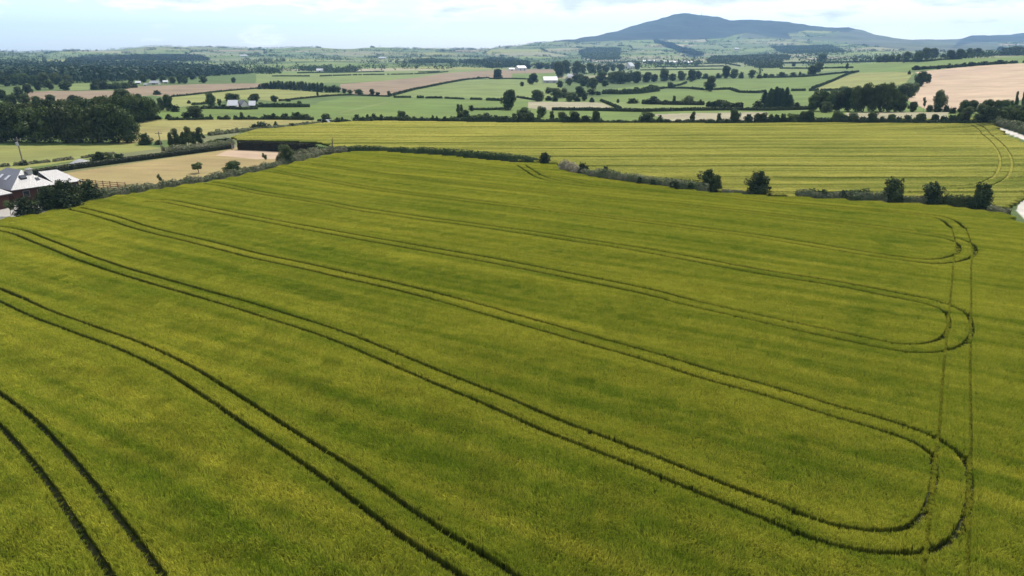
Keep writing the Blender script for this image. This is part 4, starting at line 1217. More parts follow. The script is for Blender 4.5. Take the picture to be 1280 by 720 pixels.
# ------------------------------------------------------------------ trees and bushes
def build_trees():
    tg = tree_group
    tg('beside the slate roofed house', 'trees round the house',
       [(12, 271, 16, 12, 'S'), (31, 272.5, 22, 25, 'B'), (58, 262.5, 26, 26, 'B'), (79, 264.5, 35, 32, 'B'), (109, 254.5, 25, 27, 'B')],
       {(12, 271): 'thin young tree at the left edge in front of the house wing', (31, 272.5): 'low dark bush in front of the house wing, above the barley corner',
        (58, 262.5): 'dark garden bush against the brick wall, left of the tallest one', (79, 264.5): 'tallest dark garden bush in front of the white lit roof',
        (109, 254.5): 'rounded dark garden bush at the rail fence, right of the tallest one'})
    tg('on the paddock weeds', 'trees along the paddock weeds',
       [(200, 232.5, 11.6, 7, 'S'), (247, 217, 10, 12, 'S'), (289.5, 219, 14.5, 18, 'R'), (331, 205.5, 11.6, 7, 'S'), (357, 205.5, 22, 18, 'L')],
       {(200, 232.5): 'smallest sapling by the paddock weeds, nearest the rail fence', (247, 217): 'wispy yellowish young tree standing in the stubble paddock',
        (289.5, 219): 'round dark tree on the paddock weeds, halfway to the brown hedge', (331, 205.5): 'small sapling at the paddock edge left of the pale tree',
        (357, 205.5): 'pale green tree in front of the tall brown clipped hedge'})
    tg('in the scrub between the barley fields', 'bushes on the line between the barley fields',
       [(681, 205, 11.6, 12, 'B'), (708, 213, 7, 7, 'B'), (728, 220.5, 14, 9, 'B'), (733, 221, 11, 9, 'B'), (757, 226, 15, 13, 'B'), (773, 227, 9, 11, 'W'), (800, 234, 9, 10, 'B'), (817, 236, 8, 9, 'B'), (843, 239, 10, 11, 'B'), (863, 241, 9, 10, 'B'), (1030, 250, 9, 12, 'B'), (1055, 251.5, 10, 12, 'B'), (1085, 252.5, 8, 10, 'B'), (782, 229, 9, 10, 'W'),
        (887, 240.5, 25, 23, 'B'), (896, 241, 18, 14, 'B'), (949, 246, 28, 27, 'B'), (1118, 254.5, 28, 26, 'B'), (1067, 252, 10, 14, 'W'), (1168, 257.5, 26, 24, 'B'), (1229, 264.5, 32, 25, 'B')],
       {(681, 205): 'dark bush ending the low hedge just left of the gap', (708, 213): 'tiny dark bush above the bleached weeds', (728, 220.5): 'slim dark bush right of the bleached weeds',
        (733, 221): 'small dark bush touching the slim one by the bleached weeds', (757, 226): 'lone dark bush above the grey green scrub strip near its left end',
        (887, 240.5): 'big dark bush ending the grey green scrub strip', (896, 241): 'dark bush leaning on the right side of the big one', (949, 246): 'big dark bush standing alone right of the scrub strip gap',
        (1118, 254.5): 'first of the three dark bushes by the gravel bend, ragged topped', (1168, 257.5): 'second of the three dark bushes by the gravel bend, pointed',
        (1229, 264.5): 'third and largest of the three dark bushes, next to the gravel bend', (1067, 252): 'pale bush growing in the long grey green scrub',
        (800, 234): 'low dark bush in the grey green scrub strip, first of four small ones', (817, 236): 'second of four small dark bushes in the grey green scrub strip',
        (843, 239): 'third of four small dark bushes in the grey green scrub strip', (863, 241): 'last of four small dark bushes, close left of the big bush on the scrub strip',
        (1030, 250): 'first of three small dark bushes in the long scrub left of the gravel bend', (1055, 251.5): 'second of three small dark bushes in the long scrub, beside the pale bush',
        (1085, 252.5): 'last of three small dark bushes in the long scrub left of the gravel bend', (773, 227): 'pale bush just right of the lone dark bush in the scrub strip', (782, 229): 'second pale bush right of the lone dark bush in the scrub strip'})
    tg('in the thicket behind the clipped hedge', 'thicket behind the clipped hedge',
       [(213, 184.5, 18, 14, 'T'), (221, 184.5, 23, 14, 'T'), (229, 184, 19, 13, 'T'), (235, 183, 24, 13, 'T'), (247, 180, 20, 14, 'T'), (241, 182, 17, 12, 'T'), (254, 178, 12, 7, 'S'), (277, 180, 7, 26, 'B'), (265, 181, 6, 16, 'W')])
    tg('left of the utility pole', 'bushes behind the clipped hedge',
       [(180, 181.5, 15, 17, 'B'), (197, 181, 6, 9, 'B'), (122, 203, 13, 17, 'B'), (147, 199, 7, 14, 'B'), (136, 201, 8, 12, 'W'), (29, 207, 7, 9, 'B')],
       {(122, 203): 'round bush against the dark clipped hedge above the paddock', (147, 199): 'low bush right of the round one on the clipped hedge', (29, 207): 'dark shrub growing behind the house ridge',
        (180, 181.5): 'round dark bush at the right end of the big wood', (197, 181): 'very small dark bush just left of the utility pole', (136, 201): 'pale low bush between two dark ones on the clipped hedge'})
    # the big dark wood on the left: a front and a back rank
    fr = [(x, 179 + random.uniform(-1, .6), h, w, 'R') for x, h, w in
          ((-26, 48, 34), (-4, 46, 36), (16, 47, 32), (37, 44, 34), (57, 46, 36), (78, 48, 36), (98, 47, 34), (118, 48, 34), (138, 50, 36), (156, 43, 26))]
    tg('in the front rank of the dark wood', 'front rank of the dark wood', fr)
    bk = [(x, y, h, w, 'R') for x, y, h, w in
          ((2, 160, 32, 32), (28, 159, 30, 30), (78, 160, 36, 32), (55, 158, 34, 30), (104, 160, 38, 34), (126, 160, 40, 32), (148, 158, 40, 32), (166, 153, 36, 28), (176, 153, 32, 26), (186, 151, 30, 24))]
    tg('in the back rank of the dark wood', 'back rank of the dark wood', bk)
    tg('behind the dark wood below the moor field', 'trees below the moor field',
       [(30, 133, 16, 16, 'R'), (44, 133, 13, 14, 'R'), (62, 130, 12, 14, 'R'), (12, 132, 14, 16, 'R'), (90, 131, 12, 15, 'R'), (152, 133, 22, 20, 'R'), (173, 131, 14, 10, 'R'), (195, 118.5, 5.5, 10, 'B'),
        (209, 139, 21, 16, 'R'), (218, 140, 9, 11, 'B'), (192, 140, 13, 12, 'R'), (201, 138, 16, 9, 'R'), (0, 126, 14, 16, 'R'), (20, 125, 10, 12, 'R')])
    tg('along the far edge of the yellow crop', 'trees along the yellow crop edge',
       [(232, 149, 9, 11, 'R'), (243, 149, 17, 21, 'R'), (210, 149, 6.5, 10, 'B'), (196, 149.5, 5, 9, 'B'), (263, 149, 6, 5, 'B'), (273, 149, 4, 4, 'B'), (283, 149.5, 5.5, 10, 'B'), (294, 149.5, 5.5, 6, 'B'), (302, 149.5, 9, 8, 'T'), (311, 149, 5, 7, 'B'),
        (341, 149.5, 8, 10, 'B'), (356, 149.5, 8, 9, 'B'), (370, 149.5, 9, 18, 'B'), (383, 149.5, 7, 9, 'B')])
    tg('on the weedy margin of the far barley', 'bushes on the weedy margin of the far barley',
       [(317, 163, 8, 12, 'B'), (326, 163, 11, 16, 'B'), (336, 162, 7, 9, 'B'), (344.5, 160.5, 9, 6, 'B'), (365, 160, 6, 10, 'B'), (376, 158.5, 5, 7, 'B'), (384, 157.5, 5.5, 8, 'B'), (392, 156, 3, 7, 'B')])
    tg('along the left half of the far barley edge', 'trees along the far barley edge',
       [(407, 152, 10, 13, 'B'), (405, 154.5, 7, 8, 'B'), (422, 155, 8, 9, 'B'), (428, 152, 6, 5, 'T'), (445, 152, 9, 11, 'B'), (452, 153.5, 7, 9, 'B'), (459, 151, 8, 7, 'T'), (467, 152, 10, 10, 'B'), (476, 152, 9, 8, 'B'), (485, 151.5, 6, 9, 'B'), (502, 150.5, 12, 11, 'R'), (509, 150.5, 7, 6, 'B'),
        (517, 151.5, 6, 8, 'B'), (527, 151.5, 6, 6, 'B'), (541, 152, 8, 6, 'B'), (546, 152, 7, 5, 'B'), (556, 152.5, 7, 7, 'B')])
    tg('on the middle of the far barley edge', 'trees along the far barley edge',
       [(573, 141.5, 11, 7, 'T'), (577, 141, 11, 5, 'T'), (582, 150, 13, 9, 'R'), (575, 152, 12, 11, 'R'), (589, 139, 7.5, 7, 'R'), (585, 152, 9, 8, 'B'), (608, 152, 11, 15, 'B'), (620, 153, 9, 9, 'B'), (626, 153, 8, 8, 'B'), (636, 138, 26, 21, 'R'), (643, 153.5, 12, 9, 'B'), (632, 154, 9, 8, 'B'), (655, 147, 13, 14, 'L'), (653, 152, 11, 12, 'R'),
        (651, 154.5, 14, 11, 'R'), (663, 154.5, 14, 12, 'R'), (677, 147, 14, 13, 'R'), (673, 151, 8, 7, 'W'), (690, 154, 15, 10, 'T'), (703, 154, 14, 13, 'L'), (719, 155, 16, 15, 'R'), (732, 155, 11, 12, 'R'), (745, 155, 17, 14, 'R'), (711, 155, 10, 10, 'B')])
    tg('on the right half of the far barley edge', 'trees along the far barley edge',
       [(811, 155, 15, 19, 'R'), (825, 155, 11, 10, 'B'), (803, 155, 11, 10, 'B'), (835, 155, 6, 12, 'B'), (848, 155, 6, 10, 'B'), (866, 154, 14, 11, 'T'), (899, 154, 12, 10, 'T'), (876, 154.5, 5, 9, 'B'), (887, 154.5, 5, 9, 'B'), (909, 154.5, 5, 7, 'B'), (919, 154.5, 18, 16, 'R'), (936, 154.5, 12, 11, 'B'),
        (947, 154.5, 13, 12, 'R'), (954, 154.5, 14, 11, 'R'), (964, 154.5, 12, 7, 'B'), (971, 155, 12, 10, 'B'), (979, 155, 13, 11, 'B')])
    tg('below the grove on the far barley edge', 'trees along the far barley edge',
       [(992, 155, 13, 13, 'R'), (1003, 155, 16, 12, 'R'), (1012, 155, 17, 13, 'R'), (1026, 155, 8, 10, 'B'), (1047, 155, 16, 14, 'R'), (1056, 155, 12, 10, 'R'), (1067, 155.5, 14, 15, 'L'), (1079, 155.5, 10, 9, 'B'), (1091, 155.5, 17, 14, 'R'), (1103, 155.5, 10, 9, 'B'), (1115, 155.5, 13, 12, 'R'),
        (1124, 155.5, 10, 9, 'B'), (1135, 155.5, 12, 11, 'B'), (1151, 155.5, 14, 13, 'R'), (1169, 155.5, 13, 11, 'R'), (1180, 155.5, 11, 10, 'B'), (1190, 155.5, 12, 11, 'B'), (1200, 155.5, 15, 12, 'R'), (1208, 155.5, 16, 13, 'R'), (1222, 155.5, 13, 11, 'B')])
    tg('in the corner thicket above the gravel track', 'corner thicket above the gravel track',
       [(1235, 156.5, 24, 20, 'R'), (1246, 153, 18, 16, 'R'), (1255, 152, 14, 14, 'L'), (1268, 156, 20, 18, 'R'), (1280, 158, 20, 16, 'R'), (1290, 160, 22, 20, 'R'), (1262, 148, 16, 15, 'L'), (1275, 147, 16, 14, 'L'), (1287, 148, 18, 16, 'R')])
    tg('at the bottom edge of the tan field', 'trees along the bottom of the tan field',
       [(1206, 143, 18, 14, 'R'), (1217, 142, 17, 14, 'R'), (1212, 145, 12, 12, 'L'), (1228, 143, 14, 13, 'L'), (1237, 142, 18, 14, 'R'), (1247, 142, 17, 14, 'R'), (1257, 140, 15, 13, 'L'), (1270, 136, 21, 6, 'T'), (1278, 136, 22, 6, 'T'), (1265, 138, 12, 9, 'T'), (1283, 140, 16, 12, 'R'),
        (1142, 140, 13, 11, 'R'), (1155, 140, 18, 6, 'S'), (1163, 140, 9, 9, 'B'), (1175, 139.5, 27, 18, 'L'), (1173, 140, 10, 10, 'B'), (1184, 140, 8, 9, 'B'), (1192, 142, 8, 9, 'B')])
    tg('between the grove and the tan field', 'trees between the grove and the tan field',
       [(1127, 140, 22, 17, 'R'), (1131, 124, 20, 20, 'R'), (1139, 122, 15, 15, 'R'), (1143, 116, 12, 13, 'L'), (1152, 108, 19, 17, 'R'), (1160, 104, 12, 9, 'R'), (1137, 93, 5, 4, 'B'), (1148, 87.5, 5, 12, 'B')])
    gv = [(1018, 139.5, 22, 16, 'R'), (1028, 139, 27, 18, 'R'), (1040, 139.5, 22, 18, 'R'), (1051, 139.5, 26, 18, 'R'), (1061, 139.5, 30, 17, 'R'), (1071, 140, 33, 17, 'R'), (1081, 140, 36, 18, 'R'), (1092, 140, 34, 17, 'R'), (1102, 140, 36, 17, 'R'), (1111, 140, 37, 17, 'R'), (1119, 140, 30, 14, 'R'),
          (1044, 134, 22, 16, 'L'), (1056, 132, 24, 16, 'L'), (1034, 141, 14, 14, 'L')]
    tg('in the tall dark grove', 'tall dark grove', gv)
    tg('in the conifer clump', 'conifer clump',
       [(956, 135, 22, 14, 'C'), (963, 135.5, 25, 16, 'C'), (970, 135, 27, 16, 'C'), (977, 135.5, 25, 15, 'C'), (983, 135, 26, 15, 'C'), (988, 135, 17, 13, 'C'), (966, 134, 22, 15, 'C'), (974, 134, 24, 16, 'C'), (948, 136, 10, 12, 'B'), (996, 135, 7, 9, 'B')])
    tg('in the bushy line in the middle distance', 'bushy line in the middle distance',
       [(817, 130.5, 10, 15, 'B'), (843, 131, 11, 5, 'T'), (861, 131, 12, 15, 'L'), (876, 131.5, 7, 7, 'B'), (832, 131, 6, 8, 'B'), (886, 133.5, 7, 6, 'B'), (909, 134.5, 8, 12, 'L'), (791, 129.5, 6.5, 14, 'B'), (772.5, 128.5, 5, 4, 'B')])
    tg('near the winding hedge', 'trees near the winding hedge', [(838, 110.5, 8, 8, 'R'), (888, 114.5, 20, 14, 'R'), (814, 113, 7, 11, 'B'), (806, 115, 6, 9, 'B')],
       {(888, 114.5): 'lone upright round tree on the winding hedge'})
    tg('in the belt along the green fields', 'tree belt along the green fields',
       [(776, 105, 16, 25, 'R'), (795, 104, 15, 17, 'R'), (766, 104, 14, 14, 'R'), (752, 104, 15, 15, 'R'), (741, 111, 14, 17, 'R'), (757, 108, 9, 10, 'R'), (730, 108, 13, 13, 'R'), (724, 104, 12, 12, 'R'), (809, 103, 13, 13, 'R'), (818, 102.5, 10, 11, 'R'), (831, 101.5, 16, 14, 'L'), (841, 101, 9, 10, 'R'),
        (852, 100.5, 12, 11, 'R'), (865, 102, 15, 12, 'R'), (873, 99, 11, 9, 'R'), (882, 98.5, 6.5, 9, 'B'), (898, 98, 6.5, 8, 'B'), (908, 98, 16, 12, 'R'), (918, 98, 12, 10, 'R'), (927, 98, 8, 7, 'B'), (940, 98, 11, 10, 'R'), (950, 98, 5, 8, 'B'), (957, 97.5, 6, 7, 'B'), (965, 97, 4.5, 9, 'B'), (978, 97, 7, 12, 'B'), (992, 96.5, 6, 10, 'B'), (1000, 96, 6.5, 4, 'B'),
        (1005, 96, 4, 6, 'B'), (786, 103, 10, 12, 'R')])
    tg('by the leaning pair at the hedge junction', 'trees at the hedge junction', [(1016, 94.5, 13, 12, 'R'), (1024, 90.5, 13, 12, 'R'), (1028, 78.5, 12, 11, 'R'), (1059, 86.5, 8, 5, 'T'), (992.5, 83, 5.5, 5, 'B'), (1075, 77.5, 4, 2, 'T')])
    tg('in the tree row on the rise', 'tree row on the rise',
       [(1100, 78, 8, 8, 'R'), (1107, 78, 10, 9, 'R'), (1115, 77.5, 9, 9, 'R'), (1123, 77.5, 10, 7, 'R'), (1134, 77.5, 13, 11, 'R'), (1149, 77.5, 14, 13, 'R'), (1159, 74.5, 15, 13, 'R'), (1168, 73, 13, 13, 'R'), (1180, 72, 5, 8, 'B'), (1190, 74.5, 12, 11, 'R'), (1201, 74, 13, 10, 'R'), (1207, 73, 8, 8, 'R'), (1213, 72, 12, 9, 'R'), (1222, 71, 11, 11, 'R')])
    tg('in the rightmost tree group on the rise', 'rightmost tree group on the rise', [(1252, 63.8, 6, 8, 'R'), (1256, 69.5, 10, 8, 'R'), (1263, 69.5, 11, 10, 'R'), (1273, 69.5, 12, 12, 'R'), (1283, 69.5, 11, 10, 'R')])
    tg('along the top of the tan field', 'bushes along the top of the tan field',
       [(1145, 87.3, 5.5, 9, 'B'), (1154, 87, 4.5, 5, 'B'), (1174, 86.5, 4.5, 5, 'B'), (1187, 85.3, 6, 8, 'B'), (1206, 83.6, 5.5, 6, 'B'), (1214, 83, 6, 7, 'B'), (1232, 81.5, 5, 11, 'B'), (1251, 80.3, 5.5, 11, 'B')])
    tg('round the white roofed farm', 'trees round the white roofed farm',
       [(699, 97, 20, 15, 'R'), (707, 92, 17, 14, 'R'), (721, 93, 17, 15, 'R'), (728, 92, 12, 10, 'R'), (739, 91.5, 13, 13, 'R'), (749, 91, 10, 8, 'R'), (757, 90.5, 9, 10, 'R'), (766, 89, 8, 7, 'R'), (776, 89.5, 10, 10, 'R'), (675, 86.5, 9, 14, 'R'), (684, 86.5, 8, 9, 'R'), (691, 86.5, 9, 8, 'R'), (666, 105.5, 14, 12, 'R'), (652.5, 108, 6, 5, 'R'),
        (700, 109.5, 9, 9, 'R'), (660, 86, 6, 9, 'R'), (712, 107, 10, 9, 'R'), (720, 103, 11, 10, 'R'), (797, 87, 10, 9, 'R'), (690, 103, 6, 6, 'B'), (709, 104, 5, 5, 'B')])
    tg('in the thicket below the white roofed farm', 'thicket below the white roofed farm',
       [(672, 127, 15, 15, 'R'), (686, 117, 8, 10, 'R'), (686, 126, 6, 9, 'B'), (696, 123, 13, 14, 'R'), (705, 122.5, 13, 12, 'L'), (714, 127, 12, 16, 'L'), (725, 121.5, 14, 13, 'R'), (731, 126, 11, 8, 'R'), (740, 119, 8, 13, 'R'), (740, 128, 6, 7, 'B'), (694, 127, 7, 8, 'B'), (722, 127, 7, 9, 'B'), (748, 119, 5, 7, 'B')])
    tg('on the climbing hedge of the moor field', 'trees on the climbing hedge', [(622, 99, 13, 12, 'R'), (486, 120, 6.5, 5, 'R'), (598, 98.5, 3, 7, 'B')])
    tg('below the moor field left of centre', 'bushes below the moor field', [(430, 116.5, 6, 7, 'R'), (437, 117, 5, 8, 'R'), (448, 118.5, 7, 13, 'R'), (465, 119.5, 8.5, 8, 'R'), (472, 120, 5, 6, 'R'), (397, 121.5, 7, 4, 'T'), (342, 127.5, 8.5, 9, 'R'), (360, 127, 3.5, 7, 'B')])
    pl = []
    for i, x in enumerate(np.linspace(324, 402, 17)):
        yb = np.interp(x, [321, 345, 380, 402], [111.5, 111.5, 113.5, 115.5]); tp = np.interp(x, [321, 340, 370, 400], [105, 101.5, 100.5, 104])
        pl.append((x, yb, (yb - tp) * random.uniform(.9, 1.08), 7.5, 'R' if i % 3 else 'C'))
    for x in (407, 412, 417, 422): pl.append((x, 115.8, 9 + random.uniform(-1, 1), 7, 'R'))
    tg('in the small dark plantation', 'small dark plantation', pl)
    tg('at the small white farmhouse', 'trees at the small white farmhouse',
       [(263, 134, 19, 14, 'R'), (274, 132.5, 9, 6, 'R'), (289, 128.5, 11.6, 18, 'R'), (317, 129, 12, 14, 'R'), (279, 136, 6, 8, 'B'), (236, 129.5, 4, 5, 'B'), (359, 134, 4, 5, 'B'), (374, 133, 7, 6, 'R'), (326, 134, 6, 8, 'B')])
    tg('around the old sheds', 'trees around the old sheds',
       [(120, 112, 13, 14, 'R'), (130, 112, 11, 10, 'R'), (178, 103, 10, 10, 'R'), (191, 102, 10, 9, 'R'), (203, 103, 9, 9, 'R'), (215, 104.5, 9, 9, 'R'), (224, 104.5, 12, 9, 'R'), (231, 104.5, 10, 9, 'R'), (240, 99.5, 6, 8, 'R'), (254, 104, 10, 10, 'R'), (291.5, 103.5, 7, 6, 'R'), (144, 111.5, 9, 12, 'R'), (156, 111, 8, 10, 'R'), (163, 103, 7, 9, 'R')])
    tg('in the scattered woodland at the far left', 'scattered woodland at the far left',
       [(5, 108, 14, 14, 'R'), (16, 107, 14, 14, 'R'), (28, 106.5, 15, 14, 'L'), (40, 108, 14, 12, 'R'), (52, 107, 16, 15, 'L'), (60, 112, 12, 11, 'R'), (68, 106, 15, 14, 'L'), (79, 113, 11, 15, 'R'), (84, 106, 13, 12, 'L'), (46, 113, 12, 12, 'R'), (33, 117, 12, 13, 'R'), (22, 119, 11, 12, 'R'), (10, 99, 10, 13, 'R'), (24, 98, 10, 12, 'L'), (-4, 100, 12, 14, 'R'), (36, 98, 9, 10, 'R'),
        (96, 101, 9, 11, 'L'), (108, 100, 8, 11, 'R'), (122, 99, 8, 10, 'L'), (135, 99, 8, 11, 'R'), (70, 97, 8, 11, 'R'), (57, 97, 9, 10, 'R')])



# ------------------------------------------------------------------ buildings
M_SLATE = plain('slate', (.030, .030, .037), (.065, .062, .072), 5, .42, .9, .35)
M_BRICK = plain('brick', (.052, .022, .017), (.080, .036, .026), 14, .85, .2)
M_RENDER = plain('render', (.42, .41, .38), (.54, .53, .50), 4, .8, .2)
M_GREYW = plain('grey_wall', (.30, .29, .27), (.40, .39, .36), 3, .85, .2)
M_SHEET = plain('sheet_roof', (.30, .31, .33), (.40, .41, .43), 2, .5, .4)
M_DSHEET = plain('dark_sheet_roof', (.16, .17, .18), (.24, .25, .26), 2, .5, .4)
M_GLASS = plain('window_glass', (.015, .018, .022), (.03, .034, .04), 2, .08, .6)
M_FASCIA = plain('fascia', (.55, .55, .53), (.66, .66, .64), 5, .6, .3)
M_TIMBER = plain('timber', (.17, .095, .05), (.26, .15, .08), 9, .85, .2)
M_POLE = plain('pole_timber', (.12, .10, .08), (.19, .165, .135), 5, .9, .1)
M_METAL = plain('grey_metal', (.25, .26, .27), (.36, .37, .38), 4, .5, .4)
M_WIRE = plain('wire', (.02, .02, .022), (.03, .03, .03), 2, .7, .2)
M_STONE = plain('grey_chippings', (.20, .20, .20), (.34, .34, .33), 9, .95, .1, .5)


def hip_roof(L, Wd, ze, zr, h0, h1, over=.35):
    """hipped roof on a plan 0..L by 0..Wd; the ridge runs from h0 to L - h1"""
    a, b, c, d = (-over, -over, ze), (L + over, -over, ze), (L + over, Wd + over, ze), (-over, Wd + over, ze)
    r0, r1 = (h0, Wd / 2, zr), (L - h1, Wd / 2, zr)
    m = MB()
    for p in ([a, b, r1, r0], [c, d, r0, r1], [b, c, r1], [d, a, r0], [d, c, b, a]): m.poly(p)
    m.box(-over - .02, L + over + .02, -over - .02, Wd + over + .02, ze - .16, ze - .012)
    return m


def build_house():
    root = empty('bungalow', (-93.4, 135.6, 0), 0)
    tag(root, 'brick bungalow with hipped slate roofs, dark on one slope and glaring white on the other', 'house')

    def block(ox, oy, yaw, L, Wd, ze, zr, h0, h1):
        M = MB(); M.box(.15, L - .15, .15, Wd - .15, -.1, ze - .17)
        w = M.build('wall', M_BRICK, root); w.location = (ox, oy, 0); w.rotation_euler = (0, 0, yaw)
        r = hip_roof(L, Wd, ze, zr, h0, h1).build('roof', M_SLATE, root); r.location = (ox, oy, 0); r.rotation_euler = (0, 0, yaw)
        return w, r

    def window(parent, x, y, z, sx, sz, axis):
        f = MB(); g = MB()
        if axis == 'x':
            f.box(x - .02, x + .06, y, y + sx, z, z + sz); g.box(x + .061, x + .075, y + .08, y + sx - .08, z + .08, z + sz - .08)
        else:
            f.box(x, x + sx, y - .06, y + .02, z, z + sz); g.box(x + .08, x + sx - .08, y - .075, y - .061, z + .08, z + sz - .08)
        fr = f.build('window', M_DSHEET, parent); g.build('pane', M_GLASS, fr)
    a = math.atan2(.61, -.79)        # the long axis of the main block runs back from the white slope
    # local axes: X runs along the eave (0.61, 0.79), Y runs to the left of it
    ye = math.radians(58)
    w, r = block(0, 0, ye, 7.6, 13.0, 2.6, 5.6, 4.6, 4.6)
    # the main block is deeper than wide: its ridge runs away from the white slope
    bpy.data.objects.remove(r)
    L, Wd, ze, zr, o = 7.6, 13.0, 2.6, 5.6, .35
    m = MB()
    A, B, C, D = (-o, -o, ze), (L + o, -o, ze), (L + o, Wd + o, ze), (-o, Wd + o, ze)
    r0, r1 = (L / 2, 3.5, zr), (L / 2, Wd - 4.0, zr)
    for p in ([A, B, r0], [B, C, r1, r0], [C, D, r1], [D, A, r0, r1], [D, C, B, A]): m.poly(p)
    m.box(-o - .02, L + o + .02, -o - .02, Wd + o + .02, ze - .16, ze - .012)
    rf = m.build('roof', M_SLATE, root); rf.rotation_euler = (0, 0, ye)
    # skylights, a dark roof window and a chimney stand on that roof
    def on_slope(name, mat, u0, u1, v0, v1, side, t=.07):
        q = MB()
        if side == 'left':      # slope falling towards -X
            f = lambda y, s: (-o + s * (L / 2 + o), y, ze + s * (zr - ze))
            nrm = np.array([-(zr - ze), 0, L / 2 + o])
        else:                   # white slope falling towards -Y
            f = lambda x, s: (x, -o + s * (3.5 + o), ze + s * (zr - ze))
            nrm = np.array([0, -(3.5 + o), 0]) * 0 + np.array([0, -(zr - ze), 3.5 + o])
        nrm = nrm / np.linalg.norm(nrm) * t
        c = [np.array(f(u0, v0)), np.array(f(u1, v0)), np.array(f(u1, v1)), np.array(f(u0, v1))]
        if side == 'left': c = c[::-1]
        q.hexa([p - nrm * .3 for p in c] + [p + nrm for p in c])
        return q.build(name, mat, rf)
    on_slope('skylight', M_SHEET, 4.6, 5.5, .42, .66, 'left'); on_slope('skylight', M_SHEET, 7.2, 8.1, .42, .66, 'left')
    on_slope('roof_window', M_GLASS, 2.6, 3.7, .50, .68, 'white', .22); on_slope('roof_window', M_GLASS, 5.0, 5.7, .34, .48, 'white')
    c = MB(); c.box(4.4, 5.25, 2.3, 3.2, 3.4, 5.6); c.box(4.3, 5.35, 2.2, 3.3, 5.6, 5.72)
    c.tube((4.65, 2.75, 5.72), (4.65, 2.75, 5.98), .12, .10); c.tube((5.0, 2.75, 5.72), (5.0, 2.75, 5.95), .12, .10)
    c.build('chimney', M_GREYW, rf)
    # low wing running on along the same eave
    ux, uy = math.cos(ye), math.sin(ye)
    w2, r2 = block(ux * 8.1, uy * 8.1, ye, 4.4, 6.2, 2.58, 4.9, -1.5, 2.4)
    window(w2, .9, .15, .95, 1.2, 1.15, 'y'); window(w2, 2.8, .15, .95, 1.0, 1.15, 'y')
    window(w, 4.4, .15, .9, 1.8, 1.2, 'y'); window(w, 1.8, .15, .9, 1.2, 1.2, 'y')
    # front wing whose lit slope comes towards the picture's edge
    yw = math.radians(72)
    ex, ey = math.cos(yw), math.sin(yw)
    w3, r3 = block(1.6 - ex * 9.5, -3.2 - ey * 9.5, yw, 9.5, 8.0, 2.6, 5.6, 3.6, 3.6)
    window(w3, 5.6, .15, .9, 1.6, 1.2, 'y')
    # higher rear block seen over the ridge
    w4, r4 = block(-6.5, 8.0, ye + math.pi / 2, 7.0, 6.4, 2.9, 6.1, .5, 3.4)


def shed(px, yb, wpx, hpx, depth, yaw, roof, wall, name, label, cat='farm building', pitch=.28, group=None):
    """a gabled building: walls, two roof slopes, doors and windows"""
    x, y, z, dep = at(px, yb)
    L = wpx * dep / F; h = hpx * dep / F
    root = empty(name, (x, y, z), yaw); tag(root, label, cat, group)
    D = depth; rise = D * pitch; ze = max(h - rise, h * .55); zr = ze + rise
    m = MB()
    X = L / 2; Y = D / 2
    m.hexa([(-X, -Y, -1), (X, -Y, -1), (X, Y, -1), (-X, Y, -1), (-X, -Y, ze), (X, -Y, ze), (X, Y, ze), (-X, Y, ze)])
    for sx in (-X, X): m.poly([(sx, -Y, ze), (sx, Y, ze), (sx, 0, zr - .05)])
    w = m.build('wall', wall, root)
    r = MB(); o = .3
    sl = (zr - ze) / Y
    for s in (-1, 1):
        p = [(-X - o, s * (Y + o), ze - o * sl + .03), (X + o, s * (Y + o), ze - o * sl + .03), (X + o, 0, zr + .03), (-X - o, 0, zr + .03)]
        q = [(a, b, c + .14) for a, b, c in p]
        if s > 0: p, q = p[::-1], q[::-1]
        r.hexa(p + q)
    r.build('roof', roof, root)
    n = max(1, int(L / 7))
    for i in range(n):
        cx = -X + (i + .5) * L / n
        d = MB(); wd = min(1.6, L / n * .3); d.box(cx - wd, cx + wd, -Y - .06, -Y + .05, .0, ze * .72)
        d.build('door', M_DSHEET if h > 4.5 else M_GLASS, root)
    return root


